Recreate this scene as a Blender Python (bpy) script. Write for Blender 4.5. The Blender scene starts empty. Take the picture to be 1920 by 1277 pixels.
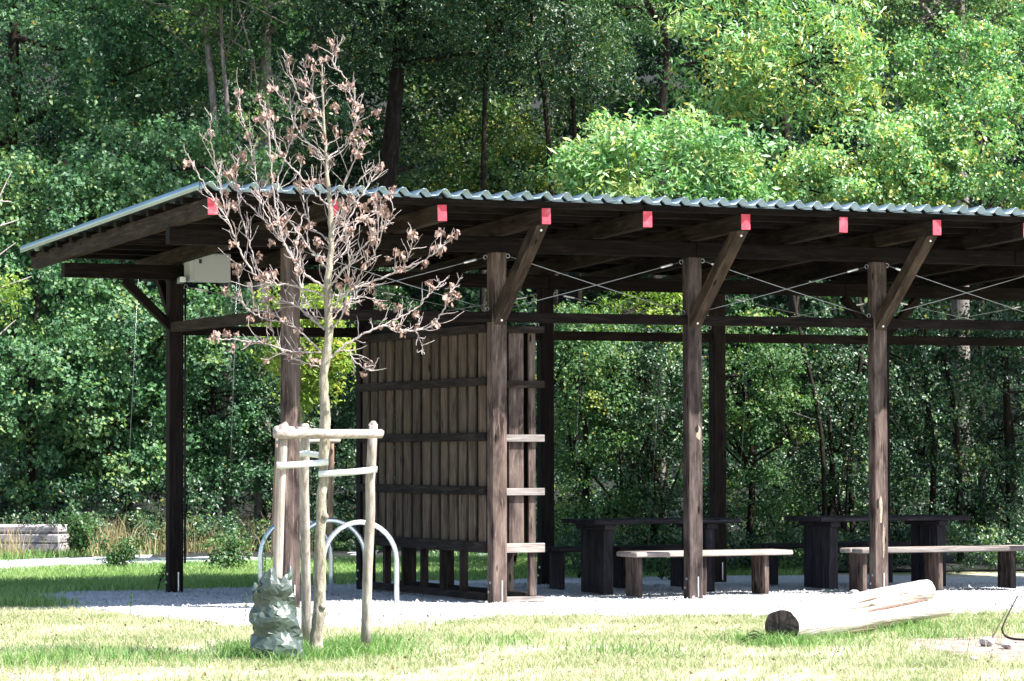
import bpy, bmesh, math, random
import numpy as np
from mathutils import Vector, Matrix

R = math.radians
S = bpy.context.scene
COL = S.collection
random.seed(7)
rng = np.random.default_rng(7)

# ------------------------------------------------------------------ camera, sky, sun, exposure
FPX, YAW, PITCH, ROLL = 5950.7, 0.4162, 0.0349, -0.00214      # focal length in photo pixels, angles
CAMP = np.array([-10.285, -28.496, 1.472])
cy_, sy_ = math.cos(YAW), math.sin(YAW)
CF = np.array([sy_*math.cos(PITCH), cy_*math.cos(PITCH), math.sin(PITCH)])
CR = np.array([cy_, -sy_, 0.0]); CU = np.cross(CR, CF)
CR, CU = CR*math.cos(ROLL)+CU*math.sin(ROLL), CU*math.cos(ROLL)-CR*math.sin(ROLL)
cd = bpy.data.cameras.new('camera'); co = bpy.data.objects.new('camera', cd); COL.objects.link(co)
cd.sensor_width = 36; cd.lens = FPX/1920*36; cd.clip_start = .5; cd.clip_end = 600
co.matrix_world = Matrix(((CR[0], CU[0], -CF[0], CAMP[0]), (CR[1], CU[1], -CF[1], CAMP[1]), (CR[2], CU[2], -CF[2], CAMP[2]), (0, 0, 0, 1)))
cd.dof.use_dof = True; cd.dof.focus_distance = 30.5; cd.dof.aperture_fstop = 10
S.camera = co

SUN = Vector((.52, -.60, 1.0)).normalized()
w = bpy.data.worlds.new('World'); S.world = w; w.use_nodes = True
nt = w.node_tree; bg = nt.nodes['Background']
sky = nt.nodes.new('ShaderNodeTexSky'); sky.sky_type = 'NISHITA'; sky.sun_disc = False
sky.sun_elevation = math.asin(SUN.z); sky.sun_rotation = math.atan2(SUN.x, SUN.y)
nt.links.new(sky.outputs[0], bg.inputs[0]); bg.inputs[1].default_value = .10
sl = bpy.data.lights.new('sun', 'SUN'); sl.energy = 5.0; sl.angle = R(.5); sl.color = (1, .965, .91)
so = bpy.data.objects.new('sun', sl); COL.objects.link(so); so.rotation_euler = SUN.to_track_quat('Z', 'Y').to_euler()
S.view_settings.view_transform = 'Standard'; S.view_settings.look = 'None'
S.view_settings.gamma = 1; S.view_settings.use_curve_mapping = False
S.view_settings.exposure = 1.72

# ------------------------------------------------------------------ placing helpers
def ray(px, py): return CF*FPX + CR*(px-960) + CU*(638.5-py)
def G(px, py, z=0.0):
    d = ray(px, py); return CAMP + d*((z-CAMP[2])/d[2])
def D(px, py, dist):                     # point at a given depth in front of the camera
    return CAMP + ray(px, py)*(dist/FPX)
def GD(px, dist):                        # ground point at that depth
    p = D(px, 846, dist); return np.array([p[0], p[1], 0.0])
def zat(py, dist): return 1.472 + (846-py)*dist/FPX

# ------------------------------------------------------------------ object helpers
def tag(o, label=None, cat=None, group=None, kind=None):
    if label: o['label'] = label
    if cat: o['category'] = cat
    if group: o['group'] = group
    if kind: o['kind'] = kind
    return o
def thing(name, loc, label, cat, group=None):
    o = bpy.data.objects.new(name, None); COL.objects.link(o); o.empty_display_size = .1
    o.location = loc; o['_w'] = 1
    del o['_w']
    WM[o.name] = Matrix.Translation(Vector(loc))
    return tag(o, label, cat, group)
WM = {}
def link(name, me, parent=None, M=None, mat=None):
    o = bpy.data.objects.new(name, me); COL.objects.link(o)
    M = M or Matrix.Identity(4)
    WM[o.name] = M
    if parent is not None:
        o.parent = parent; o.matrix_parent_inverse = WM[parent.name].inverted()
    o.matrix_basis = M
    if mat and me and not me.materials: me.materials.append(mat)
    return o
def copy_tree(o, M, parent=None, top=True):
    c = o.copy(); COL.objects.link(c)
    if top: c.matrix_basis = M @ o.matrix_basis; c.parent = parent
    else: c.parent = parent
    for ch in [x for x in o.children]: copy_tree(ch, M, c, False)
    return c

def mesh_np(name, V, F, tint=None, smooth=False):
    V = np.asarray(V, np.float32); F = np.asarray(F, np.int32)
    me = bpy.data.meshes.new(name)
    me.vertices.add(len(V)); me.vertices.foreach_set('co', V.ravel())
    n, k = F.shape
    me.loops.add(n*k); me.loops.foreach_set('vertex_index', F.ravel())
    me.polygons.add(n); me.polygons.foreach_set('loop_start', np.arange(0, n*k, k, dtype=np.int32))
    me.polygons.foreach_set('loop_total', np.full(n, k, np.int32))
    if smooth: me.polygons.foreach_set('use_smooth', np.ones(n, bool))
    me.update(calc_edges=True)
    if tint is not None:
        a = me.attributes.new('tint', 'FLOAT', 'POINT'); a.data.foreach_set('value', np.asarray(tint, np.float32))
    return me

_bc = {}
def box_mesh(L, W, H, bev=.006, key='', wob=0.0):
    k = (round(L, 3), round(W, 3), round(H, 3), bev, key)
    if k in _bc: return _bc[k]
    bm = bmesh.new(); bmesh.ops.create_cube(bm, size=1)
    for v in bm.verts:
        v.co = Vector((v.co.x*L+L/2, v.co.y*W, v.co.z*H))
    if bev: bmesh.ops.bevel(bm, geom=bm.edges[:], offset=bev, segments=1, affect='EDGES')
    me = bpy.data.meshes.new('beam'); bm.to_mesh(me); bm.free()
    _bc[k] = me; return me
def beam(name, p0, p1, w_, h_, mat, parent=None, up=(0, 0, 1), bev=.006):
    p0, p1 = Vector(p0), Vector(p1); x = (p1-p0); L = x.length; x.normalize()
    u = Vector(up)
    if abs(x.dot(u)) > .99: u = Vector((0, 1, 0))
    y = u.cross(x).normalized(); z = x.cross(y)
    M = Matrix((( x.x, y.x, z.x, p0.x), (x.y, y.y, z.y, p0.y), (x.z, y.z, z.z, p0.z), (0, 0, 0, 1)))
    return link(name, box_mesh(L, w_, h_, bev, mat.name), parent, M, mat)

def tube_np(pts, rad, n=8, cap=True, jit=0.0):
    P = np.asarray(pts, float); m = len(P); rad = np.broadcast_to(np.asarray(rad, float), (m,))
    T = np.gradient(P, axis=0); T /= np.linalg.norm(T, axis=1)[:, None]+1e-9
    a = np.array([0, 0, 1.0]) if abs(T[0][2]) < .9 else np.array([1.0, 0, 0])
    N = np.cross(T[0], a); N /= np.linalg.norm(N); V = []
    ang = np.linspace(0, 2*np.pi, n, endpoint=False)
    for i in range(m):
        N = N - T[i]*(N@T[i]); N /= np.linalg.norm(N)+1e-9; B = np.cross(T[i], N)
        r = rad[i]*(1+(rng.uniform(-jit, jit, n) if jit else 0))
        V.append(P[i]+(np.outer(np.cos(ang)*r, N)+np.outer(np.sin(ang)*r, B)))
    V = np.concatenate(V); F = []
    for i in range(m-1):
        for k in range(n):
            a0, a1 = i*n+k, i*n+(k+1) % n
            F.append((a0, a1, a1+n, a0+n))
    if cap:
        V = np.vstack([V, P[0], P[-1]]); c0, c1 = len(V)-2, len(V)-1
        for k in range(n):
            F.append((c0, (k+1) % n, k, c0)); F.append((c1, (m-1)*n+k, (m-1)*n+(k+1) % n, c1))
    return V, F
class Geo:
    def __init__(s): s.V = []; s.F = []; s.n = 0
    def add(s, VF):
        V, F = VF; s.V.append(V); s.F += [tuple(i+s.n for i in f) for f in F]; s.n += len(V)
    def tube(s, *a, **k): s.add(tube_np(*a, **k)); return s
    def build(s, name, mat, parent=None, smooth=True):
        me = bpy.data.meshes.new(name); V = np.concatenate(s.V)
        fs = []
        for f in s.F:
            g = []
            for i in f:
                if i not in g: g.append(i)
            fs.append(g)
        me.from_pydata([tuple(v) for v in V], [], fs); me.update()
        if smooth: me.polygons.foreach_set('use_smooth', np.ones(len(fs), bool))
        return link(name, me, parent, None, mat)
def curve_pts(pts, n):
    P = np.asarray(pts, float); P = np.vstack([2*P[0]-P[1], P, 2*P[-1]-P[-2]]); out = []
    seg = len(P)-3
    for t in np.linspace(0, seg-1e-6, n):
        i = int(t); u = t-i; a, b, c, d = P[i:i+4]
        out.append(.5*((2*b)+(-a+c)*u+(2*a-5*b+4*c-d)*u*u+(-a+3*b-3*c+d)*u**3))
    return np.array(out)

# ------------------------------------------------------------------ materials
def newmat(name):
    m = bpy.data.materials.new(name); m.use_nodes = True; t = m.node_tree
    return m, t, t.nodes['Principled BSDF'], t.nodes['Material Output']
def nd(t, typ, **k):
    n = t.nodes.new(typ)
    for a, b in k.items(): setattr(n, a, b)
    return n
def ramp(t, fac, stops):
    r = nd(t, 'ShaderNodeValToRGB'); e = r.color_ramp.elements
    while len(e) < len(stops): e.new(.5)
    for i, (p, c) in enumerate(stops): e[i].position = p; e[i].color = (*c, 1)
    t.links.new(fac, r.inputs[0]); return r.outputs[0]
def noise(t, vec, scale, detail=4, rough=.55, dist=0):
    n = nd(t, 'ShaderNodeTexNoise'); n.inputs['Scale'].default_value = scale; n.inputs['Detail'].default_value = detail
    n.inputs['Roughness'].default_value = rough; n.inputs['Distortion'].default_value = dist
    if vec is not None: t.links.new(vec, n.inputs['Vector'])
    return n.outputs['Fac']
def coords(t, kind='Object', scale=(1, 1, 1), rand=True):
    tc = nd(t, 'ShaderNodeTexCoord'); mp = nd(t, 'ShaderNodeMapping'); mp.inputs['Scale'].default_value = scale
    v = tc.outputs[kind]
    if rand:
        oi = nd(t, 'ShaderNodeObjectInfo'); ml = nd(t, 'ShaderNodeMath', operation='MULTIPLY'); ml.inputs[1].default_value = 37.0
        t.links.new(oi.outputs['Random'], ml.inputs[0])
        ad = nd(t, 'ShaderNodeVectorMath', operation='ADD'); t.links.new(v, ad.inputs[0]); t.links.new(ml.outputs[0], ad.inputs[1]); v = ad.outputs[0]
    t.links.new(v, mp.inputs['Vector']); return mp.outputs[0]
def mix(t, f, a, b, mode='MIX'):
    m = nd(t, 'ShaderNodeMix', data_type='RGBA', blend_type=mode)
    for s_, v in ((0, f), (6, a), (7, b)):
        if isinstance(v, (int, float)): m.inputs[s_].default_value = v
        elif isinstance(v, tuple): m.inputs[s_].default_value = (*v, 1)
        else: t.links.new(v, m.inputs[s_])
    return m.outputs[2]
def bump(t, b, h, st=.4, d=.01):
    n = nd(t, 'ShaderNodeBump'); n.inputs['Strength'].default_value = st; n.inputs['Distance'].default_value = d
    t.links.new(h, n.inputs['Height']); t.links.new(n.outputs[0], b.inputs['Normal'])

def wood(name, dark, mid, light, wear=.5, rough=.85, grain=1.0, knots=True):
    m, t, b, _ = newmat(name)
    v = coords(t, 'Object', (1.3, 16, 16))
    g1 = noise(t, v, 2.2*grain, 6, .65, .6)
    v2 = coords(t, 'Object', (1.2, 60, 60)); g2 = noise(t, v2, 3.0, 3, .6, .2)
    v3 = coords(t, 'Object', (1.1, 3, 3)); bl = noise(t, v3, 2.3, 4, .6, .4)
    c = ramp(t, g1, [(.3, dark), (.52, mid), (.72, light)])
    gm = ramp(t, g2, [(.35, (.45, .45, .45)), (.6, (1, 1, 1))])
    c = mix(t, .75, c, gm, 'MULTIPLY')
    wl = ramp(t, bl, [(.5-.2*wear, (0, 0, 0)), (.82, (wear, wear, wear))])
    c = mix(t, wl, c, light)
    oi = nd(t, 'ShaderNodeObjectInfo')
    rr = ramp(t, oi.outputs['Random'], [(0, (.72, .72, .74)), (.5, (1, .98, .96)), (1, (1.3, 1.22, 1.16))])
    c = mix(t, 1.0, c, rr, 'MULTIPLY')
    if knots:
        vo = nd(t, 'ShaderNodeTexVoronoi'); vo.inputs['Scale'].default_value = 1.0
        t.links.new(coords(t, 'Object', (2.2, 7, 7)), vo.inputs['Vector'])
        k = ramp(t, vo.outputs['Distance'], [(.07, (1, 1, 1)), (.13, (0, 0, 0))])
        c = mix(t, k, c, tuple(x*.45 for x in dark))
    t.links.new(c, b.inputs['Base Color']); b.inputs['Roughness'].default_value = rough
    b.inputs['Specular IOR Level'].default_value = .10
    bump(t, b, g2, .5, .004)
    return m
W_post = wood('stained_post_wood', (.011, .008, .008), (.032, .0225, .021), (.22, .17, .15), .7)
W_shadepost = wood('shaded_post_wood', (.007, .005, .0048), (.015, .011, .010), (.035, .027, .025), .3)  # darker copy of the post wood, shade under the roof put into the colour
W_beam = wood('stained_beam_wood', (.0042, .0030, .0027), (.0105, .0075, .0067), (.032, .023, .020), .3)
W_raft = wood('rafter_wood', (.007, .005, .004), (.018, .013, .010), (.06, .044, .033), .4)
W_brace = wood('brace_wood', (.010, .007, .0055), (.030, .021, .016), (.11, .08, .06), .6)
W_board = wood('screen_board_wood', (.022, .016, .012), (.066, .050, .038), (.16, .125, .097), .6)
W_bat = wood('screen_batten_wood', (.007, .005, .0045), (.016, .012, .0105), (.06, .048, .045), .4)
W_table = wood('table_wood', (.009, .008, .010), (.022, .020, .025), (.07, .064, .075), .4)
W_sunlit = wood('sunlit_plank_wood', (.12, .10, .09), (.24, .21, .195), (.42, .38, .36), .7)  # pale copy for planks in the sun, sunlight put into the colour
W_stake = wood('peeled_stake_wood', (.26, .20, .16), (.40, .33, .28), (.56, .50, .45), .5)
W_old = wood('weathered_grey_wood', (.20, .18, .20), (.34, .31, .34), (.50, .47, .50), .6)

def simple(name, col, rough=.6, metal=0, var=.2, scale=8, bmp=0):
    m, t, b, _ = newmat(name)
    n = noise(t, coords(t, 'Object'), scale, 5)
    c = ramp(t, n, [(.3, tuple(x*(1-var) for x in col)), (.7, tuple(min(1, x*(1+var)) for x in col))])
    t.links.new(c, b.inputs['Base Color']); b.inputs['Roughness'].default_value = rough; b.inputs['Metallic'].default_value = metal
    if bmp: bump(t, b, n, bmp, .01)
    return m
m, t, b, _ = newmat('red_end_paint'); M_red = m
v = coords(t, 'Object', (1, 1, 1)); n1 = noise(t, v, 38, 6, .7, .3); n2 = noise(t, v, 9, 3); oi = nd(t, 'ShaderNodeObjectInfo')
c = ramp(t, n2, [(.3, (.46, .022, .05)), (.55, (.60, .05, .085)), (.75, (.66, .16, .19))])
c = mix(t, ramp(t, n1, [(.60, (0, 0, 0)), (.68, (.8, .8, .8))]), c, (.20, .10, .08))
c = mix(t, 1.0, c, ramp(t, oi.outputs['Random'], [(0, (.75, .75, .75)), (1, (1.1, 1.1, 1.1))]), 'MULTIPLY')
t.links.new(c, b.inputs['Base Color']); b.inputs['Roughness'].default_value = .6; bump(t, b, n1, .6, .004)
M_galv = simple('galvanised_steel', (.62, .66, .68), .32, .85, .12, 30)
M_cable = simple('steel_cable', (.33, .34, .36), .35, .8, .1, 50)
M_bolt = simple('zinc_bolt', (.75, .76, .78), .3, .7, .1, 50)
M_box = simple('grey_enamel_box', (.47, .49, .50), .45, 0, .04, 3)
M_black = simple('black_plastic', (.02, .02, .022), .5, 0, .2, 20)
M_band = simple('pale_webbing', (.62, .64, .62), .7, 0, .1, 60)
M_hole = simple('rotten_knot', (.008, .006, .005), .9)
M_torn = simple('torn_pale_wood', (.27, .215, .16), .8, 0, .3, 30, .4)
M_deadleaf = simple('dead_leaf', (.27, .175, .145), .75, 0, .35, 30)
M_stone = simple('pale_stone', (.36, .33, .33), .85, 0, .3, 9, .6)

# corrugated sheet: thin zinc-coated steel
m, t, b, _ = newmat('roof_sheet_zinc'); M_roof = m
n = noise(t, coords(t, 'Object', (1, .3, 1)), 3.5, 5)
t.links.new(ramp(t, n, [(.3, (.19, .26, .285)), (.7, (.27, .35, .37))]), b.inputs['Base Color'])
b.inputs['Metallic'].default_value = 1.0; b.inputs['Roughness'].default_value = .36

def barkmat(name, a, b_, c, sc=14):
    m, t, b, _ = newmat(name)
    n = noise(t, coords(t, 'Object', (1, 1, .25), False), sc, 7, .7, .5)
    n2 = noise(t, coords(t, 'Object', (1, 1, 1), False), 2.3, 4)
    col = ramp(t, n, [(.32, a), (.5, b_), (.68, c)])
    col = mix(t, ramp(t, n2, [(.45, (0, 0, 0)), (.7, (.5, .5, .5))]), col, a)
    t.links.new(col, b.inputs['Base Color']); b.inputs['Roughness'].default_value = .95; b.inputs['Specular IOR Level'].default_value = .12
    bump(t, b, n, .8, .02); return m
M_bark_dark = barkmat('dark_bark', (.008, .006, .005), (.020, .016, .013), (.045, .037, .032))
M_bark_pale = barkmat('pale_bark', (.06, .05, .045), (.15, .13, .12), (.30, .27, .25))
M_bark_young = barkmat('young_tree_bark', (.13, .11, .08), (.30, .27, .21), (.46, .43, .37), 45)
M_twig = barkmat('dead_twig_bark', (.24, .19, .19), (.42, .36, .35), (.58, .52, .50), 60)
m, t, b, _ = newmat('stripped_log_wood'); M_log = m
tc = nd(t, 'ShaderNodeTexCoord'); mp = nd(t, 'ShaderNodeMapping', vector_type='TEXTURE'); mp.inputs['Rotation'].default_value[2] = .66; mp.inputs['Scale'].default_value = (1.2, .05, .05)
t.links.new(tc.outputs['Object'], mp.inputs['Vector']); n1 = noise(t, mp.outputs[0], 1.6, 6, .65, .8); n2 = noise(t, tc.outputs['Object'], 5, 5, .6)
c = ramp(t, n1, [(.30, (.09, .065, .05)), (.37, (.30, .25, .215)), (.55, (.42, .38, .345)), (.75, (.54, .51, .48))])
c = mix(t, ramp(t, n2, [(.5, (0, 0, 0)), (.7, (.6, .6, .6))]), c, (.38, .33, .30))
t.links.new(c, b.inputs['Base Color']); b.inputs['Roughness'].default_value = .9; bump(t, b, n1, .9, .02)
M_logend = barkmat('log_end_grain', (.02, .016, .014), (.05, .04, .036), (.10, .08, .07), 16)

def leafmat(name, stops, trans=.35, rough=.45, gloss=.35):
    m, t, b, out = newmat(name)
    at = nd(t, 'ShaderNodeAttribute', attribute_name='tint')
    c = ramp(t, at.outputs['Fac'], stops)
    t.links.new(c, b.inputs['Base Color']); b.inputs['Roughness'].default_value = rough
    b.inputs['Specular IOR Level'].default_value = gloss
    tr = nd(t, 'ShaderNodeBsdfTranslucent')
    tc = mix(t, 1.0, c, (.92, 1.15, .58), 'MULTIPLY')
    t.links.new(tc, tr.inputs['Color'])
    ms = nd(t, 'ShaderNodeMixShader'); ms.inputs[0].default_value = trans
    t.links.new(b.outputs[0], ms.inputs[1]); t.links.new(tr.outputs[0], ms.inputs[2]); t.links.new(ms.outputs[0], out.inputs['Surface'])
    return m
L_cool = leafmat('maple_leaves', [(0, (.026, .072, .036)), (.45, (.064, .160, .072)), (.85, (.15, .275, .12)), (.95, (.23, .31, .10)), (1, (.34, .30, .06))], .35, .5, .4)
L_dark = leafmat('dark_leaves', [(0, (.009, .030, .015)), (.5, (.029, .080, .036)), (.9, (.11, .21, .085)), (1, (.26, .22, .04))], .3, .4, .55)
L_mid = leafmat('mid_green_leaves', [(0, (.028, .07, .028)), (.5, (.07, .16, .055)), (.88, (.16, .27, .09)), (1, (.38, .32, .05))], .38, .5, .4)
L_bright = leafmat('bright_ash_leaves', [(0, (.055, .15, .05)), (.5, (.15, .32, .11)), (.85, (.34, .52, .24)), (1, (.52, .44, .09))], .40, .36, .6)
L_yellow = leafmat('yellow_green_leaves', [(0, (.09, .15, .03)), (.5, (.20, .30, .05)), (.85, (.34, .40, .07)), (1, (.52, .42, .06))], .45)
L_weed = leafmat('weed_leaves', [(0, (.02, .055, .02)), (.6, (.05, .12, .035)), (1, (.12, .2, .05))], .3)
L_dry = leafmat('dry_grass_blades', [(0, (.16, .12, .06)), (.5, (.36, .28, .15)), (1, (.52, .43, .26))], .3, .7, .2)
L_lawn = leafmat('lawn_blades', [(0, (.085, .15, .05)), (.3, (.19, .26, .10)), (.55, (.35, .355, .20)), (1, (.55, .49, .37))], .3, .6, .25)
L_green = leafmat('green_grass_blades', [(0, (.05, .13, .03)), (.5, (.13, .26, .065)), (1, (.34, .42, .18))], .35, .55, .3)

# ------------------------------------------------------------------ ground
m, t, b, _ = newmat('dry_lawn_soil'); M_soil = m
v = coords(t, 'Object', (1, 1, 1), False)
n1 = noise(t, v, .55, 6, .6); n2 = noise(t, v, 35, 4, .7); n3 = noise(t, v, 3.0, 5, .6)
c = ramp(t, n1, [(.36, (.22, .26, .12)), (.5, (.36, .35, .22)), (.68, (.60, .54, .46))])
c = mix(t, ramp(t, n3, [(.45, (0, 0, 0)), (.7, (.6, .6, .6))]), c, (.50, .44, .34))
c = mix(t, .5, c, ramp(t, n2, [(.3, (.5, .5, .45)), (.65, (1.1, 1.1, 1.1))]), 'MULTIPLY')
t.links.new(c, b.inputs['Base Color']); b.inputs['Roughness'].default_value = .95; bump(t, b, n2, .6, .02)

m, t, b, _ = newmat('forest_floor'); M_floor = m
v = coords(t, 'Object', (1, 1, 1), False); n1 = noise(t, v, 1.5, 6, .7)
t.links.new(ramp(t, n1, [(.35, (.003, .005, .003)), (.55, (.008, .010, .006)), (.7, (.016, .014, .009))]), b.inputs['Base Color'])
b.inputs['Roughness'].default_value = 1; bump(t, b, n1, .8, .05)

m, t, b, _ = newmat('pale_gravel'); M_gravel = m
v = coords(t, 'Object', (1, 1, 1), False)
vo = nd(t, 'ShaderNodeTexVoronoi'); vo.inputs['Scale'].default_value = 42; t.links.new(v, vo.inputs['Vector'])
n1 = noise(t, v, 1.2, 5, .6); n2 = noise(t, v, 60, 3, .7)
c = ramp(t, vo.outputs['Color'], [(0, (.40, .41, .43)), (.5, (.56, .57, .59)), (1, (.68, .69, .70))])
c = mix(t, .6, c, ramp(t, n1, [(.3, (.78, .77, .76)), (.7, (1.05, 1.05, 1.05))]), 'MULTIPLY')
t.links.new(c, b.inputs['Base Color']); b.inputs['Roughness'].default_value = .9
nb = noise(t, v, 7, 5, .65); ma = nd(t, 'ShaderNodeMath', operation='MULTIPLY_ADD'); t.links.new(nb, ma.inputs[0]); ma.inputs[1].default_value = 3.0; t.links.new(vo.outputs['Distance'], ma.inputs[2])
bump(t, b, ma.outputs[0], 1.0, .03)

def bumpy(x, y):
    return .012*np.sin(1.3*x+.7*y)+.010*np.sin(2.9*x-1.7*y+1)+.006*np.sin(6.1*x+5.3*y+2)
def poly_sheet(name, pts, z, mat, parent=None, step=.12, amp=1.0, edge=.06):
    """a gridded sheet clipped to a ground polygon with an uneven outline"""
    P = np.array([[p[0], p[1]] for p in pts])
    dense = []
    for i in range(len(P)):
        a, c_ = P[i], P[(i+1) % len(P)]; n = max(2, int(np.linalg.norm(c_-a)/step))
        for k in range(n):
            q = a+(c_-a)*k/n; dense.append(q+rng.normal(0, edge, 2))
    bm = bmesh.new(); vs = [bm.verts.new((q[0], q[1], 0)) for q in dense]
    f = bm.faces.new(vs)
    if f.normal.z < 0: f.normal_flip()
    bmesh.ops.triangulate(bm, faces=bm.faces[:])
    x0, y0 = P.min(0); x1, y1 = P.max(0)
    for gx in np.arange(x0+.3, x1, .45): bmesh.ops.bisect_plane(bm, geom=bm.verts[:]+bm.edges[:]+bm.faces[:], plane_co=(gx, 0, 0), plane_no=(1, 0, 0))
    for gy in np.arange(y0+.3, y1, .45): bmesh.ops.bisect_plane(bm, geom=bm.verts[:]+bm.edges[:]+bm.faces[:], plane_co=(0, gy, 0), plane_no=(0, 1, 0))
    for v_ in bm.verts: v_.co.z = z-.036 if v_.is_boundary else z-.024+amp*.45*(.028+float(bumpy(v_.co.x, v_.co.y)))
    bm.normal_update()
    for f in bm.faces:
        if f.normal.z < 0: f.normal_flip()
    me = bpy.data.meshes.new(name); bm.to_mesh(me); bm.free()
    o = link(name, me, parent, None, mat); return o

# lawn, a big sheet that turns into a rising wooded slope behind
gx = np.linspace(-260, 260, 90); gy = np.concatenate([np.linspace(-120, -14, 12), np.linspace(-13, 34, 60), np.linspace(36, 300, 40)])
XX, YY = np.meshgrid(gx, gy); ZZ = bumpy(XX, YY)*0-.03
V = np.stack([XX.ravel(), YY.ravel(), ZZ.ravel()], 1); nx = len(gx)
F = [(j*nx+i, j*nx+i+1, (j+1)*nx+i+1, (j+1)*nx+i) for j in range(len(gy)-1) for i in range(nx-1)]
g = link('ground', mesh_np('ground', V, F), None, None, M_soil); tag(g, kind='structure')
# forest floor and slope
A = []
for i, u in enumerate(np.linspace(-1500, 3500, 60)):
    px_ = u; row = []
    for d_, z in ((float(np.interp(px_, [1000, 1080, 1920, 2600], [44.6, 38.4, 39.4, 40])), .0), (50, .08), (54, .5), (60, 2.0), (70, 5.5), (85, 12), (120, 26)):
        p = GD(u, d_); zz = z+(0 if d_ < 48 else rng.normal(0, .06+z*.03)); row.append((p[0], p[1], zz-.01))
    A.append(row)
A = np.array(A); V = A.reshape(-1, 3); F = [(i*7+k, (i+1)*7+k, (i+1)*7+k+1, i*7+k+1) for i in range(59) for k in range(6)]
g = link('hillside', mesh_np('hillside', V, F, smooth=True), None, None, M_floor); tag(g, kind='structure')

grav_px = [(25, 1113), (150, 1136), (260, 1150), (340, 1158), (430, 1170), (560, 1172), (700, 1168), (860, 1160), (1000, 1149), (1300, 1150), (1450, 1152), (1700, 1146), (1920, 1143), (2300, 1135),
           (2300, 1080), (1920, 1080), (1640, 1078), (1380, 1077), (1050, 1080), (750, 1088), (480, 1098), (304, 1103), (150, 1106)]
GRAV = [G(*p)[:2] for p in grav_px]
g = poly_sheet('gravel_bed', GRAV, .0, M_gravel); tag(g, kind='structure')
path_px = [(-200, 1084), (0, 1071), (300, 1058), (600, 1050), (1000, 1040), (1400, 1036), (1400, 1026), (1000, 1028), (600, 1033), (300, 1038), (0, 1049), (-200, 1057)]
g = poly_sheet('footpath', [G(*p)[:2] for p in path_px], .0, M_gravel, edge=.12); tag(g, kind='structure')
m_dirt = simple('bare_dirt', (.27, .205, .175), .95, 0, .55, 7, 1.0)
dirt_px = [(1690, 1196), (1760, 1190), (1850, 1186), (1960, 1190), (2060, 1200), (2000, 1232), (1900, 1236), (1800, 1226), (1740, 1216), (1705, 1206)]
g = poly_sheet('bare_soil_patch', [G(*p)[:2] for p in dirt_px], .0, m_dirt, edge=.05); tag(g, kind='structure')

def inside(pts, x, y):
    P = np.array([[p[0], p[1]] for p in pts]); r = np.zeros(len(x), bool); j = len(P)-1
    for i in range(len(P)):
        c1 = (P[i, 1] > y) != (P[j, 1] > y)
        xx = (P[j, 0]-P[i, 0])*(y-P[i, 1])/(P[j, 1]-P[i, 1]+1e-12)+P[i, 0]
        r ^= c1 & (x < xx); j = i
    return r

# ------------------------------------------------------------------ THE SHELTER
L, Wd = 2.148, 3.578
ZR, ZF = 2.787, 3.497
sh = thing('shelter', (4.5, 1.8, 0), 'open dark brown timber shelter with a corrugated metal roof and red painted rafter ends', 'shelter')
PW, PD = .155, .135
def zb(X): return 3.365-.004*X               # rear plate height
XE = 11.7
for i in range(6):
    X = i*L
    for Y, top in ((0, ZF-.075), (Wd, zb(X)-.075)):
        p = beam('post', (X, Y, -.05), (X, Y, top), PW, PD, W_post if Y == 0 else W_shadepost, sh, up=(0, 1, 0), bev=.008)
        # steel post shoe and its bolts
        link('post_shoe', box_mesh(.20, .014, .012, .002, 'shoe'), p, Matrix.Translation((X+.02, Y-PD/2-.003, 0.01)) @ Matrix.Rotation(-R(90), 4, 'Y'), M_bolt)
        for z in (.10, .19):
            me = _bc.get('bolt')
            if me is None:
                me = mesh_np('bolt', *[np.array(a) for a in tube_np([(0, 0, 0), (0, 0, .012)], .014, 8)][:1], np.array([(k, (k+1) % 8, (k+1) % 8+8, k+8) for k in range(8)]+[(8+k, 8+(k+1) % 8, 17, 17) for k in range(0)])); _bc['bolt'] = me
                bm = bmesh.new(); bmesh.ops.create_cone(bm, cap_ends=True, segments=8, radius1=.013, radius2=.010, depth=.012); bm.to_mesh(me); bm.free()
            link('bolt', me, p, Matrix.Translation((X-PW/2-.004, Y+(.02 if z < .15 else -.02), z)) @ Matrix.Rotation(R(90), 4, 'Y'), M_bolt)
bolt_me = _bc['bolt']
def bolt(p, parent, ax='Y'):
    link('bolt', bolt_me, parent, Matrix.Translation(p) @ (Matrix.Rotation(R(90), 4, 'X') if ax == 'Y' else Matrix.Rotation(R(90), 4, 'Y')), M_bolt)
# plates on top of the posts
cuts = [-1.22, 2*L+.02, 4*L-.5, XE]
for a, c_ in zip(cuts[:-1], cuts[1:]):
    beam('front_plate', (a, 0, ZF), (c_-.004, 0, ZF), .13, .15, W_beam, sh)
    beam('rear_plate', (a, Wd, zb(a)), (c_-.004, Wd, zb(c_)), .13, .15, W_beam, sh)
# rails between the posts
for i in range(5):
    beam('front_rail', (i*L+PW/2, -.012, ZR), ((i+1)*L-PW/2, -.012, ZR), .10, .098, W_beam, sh)
    beam('rear_rail', (i*L+PW/2, Wd, ZR-.03), ((i+1)*L-PW/2, Wd, ZR-.03), .10, .10, W_beam, sh)
beam('end_rail', (-.02, PD/2, ZR), (-.02, Wd-PD/2, ZR), .10, .105, W_raft, sh)
beam('end_rail', (L, PD/2, ZR-.01), (L, Wd-PD/2, ZR-.01), .10, .105, W_beam, sh)
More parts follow.
